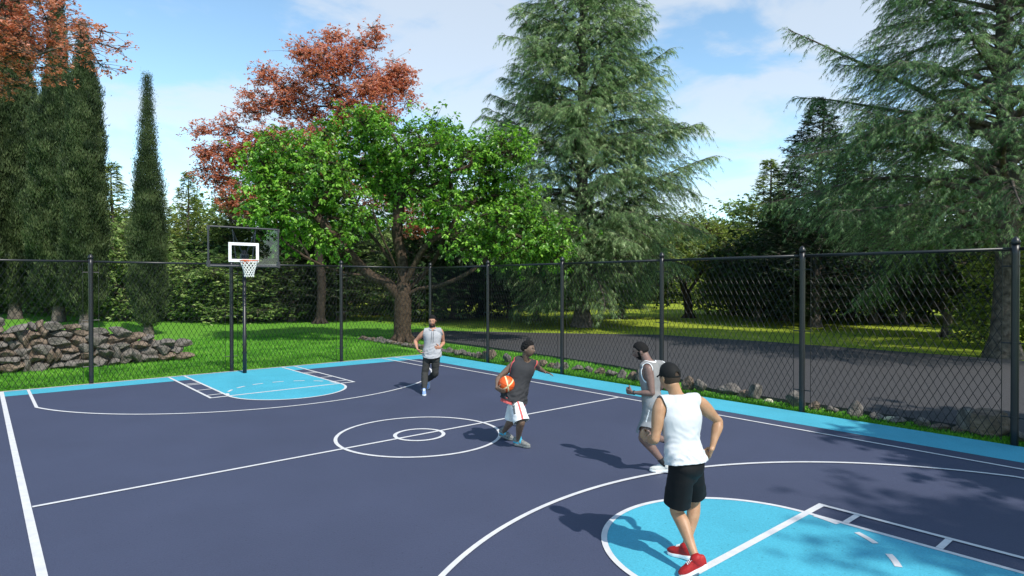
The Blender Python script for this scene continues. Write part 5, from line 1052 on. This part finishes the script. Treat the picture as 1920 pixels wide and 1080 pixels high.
wsho = mat('white_leather_shoe', (.68, .67, .62), .5, noise_amt=.08); P.shoe('L', wsho, M['white']); P.shoe('R', wsho, M['white'])
wb_ = Buf(); wr, el = P.J['wriL'], P.J['elbL']; d = unit(wr-el); wb_.put(*tubes(np.array([wr-d*.03, wr-d*.012]), np.array([.030, .030]), 16, True)); wb_.build('wristwatch', M['frame'], P.root)
# man in the hooded top, jogging towards the camera
P = Person(SK['p1'], 1.035, 'bearded man in light grey sleeveless hooded top and dark joggers jogging towards the camera', FL(-.02, -1.0)+(0,), 9)
sk = {'skin': skin('brown_tan_skin', (.40, .19, .12), (.50, .26, .17)), 'lip': mat('tan_brown_lip', (.35, .12, .09), .5), 'brow': M['hair'], 'beard': 1}
P.body(sk, {'R': dict(n=FL(.9, .35)+(.0,), curl=(25, 35, 22), spread=4, thumb=(.7, .3, .6)), 'L': dict(n=FL(-.1, .9)+(.1,), curl=(42, 50, 30), spread=4, thumb=(.7, .2, .7))}, buff=1.08)
P.eyes()
P.hair(M['hair'], .013, .55, -.30, curl=.006, cs=60, fade=.22)
hg = cloth('heather_grey_cloth', (.37, .37, .385)); jg = cloth('charcoal_joggers_cloth', (.040, .040, .038))
top = P.garment_top(hg, 'hooded_top', .027, -.10, (.09, .14), .082, .95, .009, 12., None, .05, hemcurve=.035, taper=.032)
hb_ = Buf(); a = np.linspace(-2.75, 2.75, 22)+math.pi; nkc = P.ctr(1.0)+P.sp*.015
pts = nkc+np.outer(-np.cos(a+math.pi)*1.0, -P.cf*.080)*1.0+np.outer(np.sin(a), P.cr*.082)
pts = np.array([nkc+P.cr*.086*math.sin(t_)-P.cf*.085*math.cos(t_)+P.sp*(.020*math.cos(t_)) for t_ in np.linspace(-2.7, 2.7, 22)])
fat = np.array([.024+.020*max(0, math.cos(t_)) for t_ in np.linspace(-2.7, 2.7, 22)]); hb_.put(*loft(pts, fat, fat*1.1, P.sp, 14, 1)); hb_.build('hood', hg, top, smooth=True)
cd = Buf()
for sg in (-1, 1):
    c_ = P.ctr(.93)+P.cf*.145; cd.put(*tubes(np.array([c_+P.cr*sg*.018+P.sp*.01-P.cf*.01, c_+P.cr*sg*.02-P.sp*.12+P.cf*.012, c_+P.cr*sg*.024-P.sp*.24+P.cf*.014]), np.full(3, .0035), 5))
cd.build('drawstring', M['frame'], top)
P.legs_garment(jg, 'joggers', full=True, fold=.010, seed=14., waist=.0)
bs_ = mat('pale_blue_shoe', (.22, .33, .60), .7, noise_amt=.2, nscale=50); P.shoe('L', bs_, M['white']); P.shoe('R', bs_, M['white'])

# ------------------------------------------------------------------ basketball
m, t, b = newmat('basketball_leather'); c = t.nodes.new('ShaderNodeTexCoord'); s_ = t.nodes.new('ShaderNodeSeparateXYZ'); t.links.new(c.outputs['Object'], s_.inputs[0])
def mth(op, a, b_=None, v=None):
    n = t.nodes.new('ShaderNodeMath'); n.operation = op
    t.links.new(a, n.inputs[0])
    if b_ is not None: t.links.new(b_, n.inputs[1])
    if v is not None: n.inputs[1].default_value = v
    return n.outputs[0]
ax_, ay_, az_ = [mth('ABSOLUTE', s_.outputs[i]) for i in range(3)]
y2 = mth('MULTIPLY', s_.outputs[1], s_.outputs[1])
cur = mth('ABSOLUTE', mth('SUBTRACT', ax_, mth('ADD', mth('MULTIPLY', az_, v=.62), v=.0)))
band = mth('LESS_THAN', cur, v=.0125)
seam = mth('MAXIMUM', mth('LESS_THAN', ax_, v=.0022), mth('LESS_THAN', az_, v=.0022))
mxa = t.nodes.new('ShaderNodeMix'); mxa.data_type = 'RGBA'; t.links.new(band, mxa.inputs[0]); mxa.inputs[6].default_value = (.72, .10, .012, 1); mxa.inputs[7].default_value = (.80, .66, .36, 1)
mxb = t.nodes.new('ShaderNodeMix'); mxb.data_type = 'RGBA'; t.links.new(seam, mxb.inputs[0]); t.links.new(mxa.outputs[2], mxb.inputs[6]); mxb.inputs[7].default_value = (.02, .015, .01, 1)
t.links.new(mxb.outputs[2], b.inputs['Base Color']); b.inputs['Roughness'].default_value = .5
D, F = sphere_dirs(48, 32)
bo = add('basketball', mesh_data('basketball', D*.121, F, m, smooth=True), None, (.533, -11.023, .963)); bo.rotation_euler = (.15, .35, YAW*-1+.25)
setp(bo, 'orange basketball with cream stripes held at the hip of the man in dark grey', 'basketball')
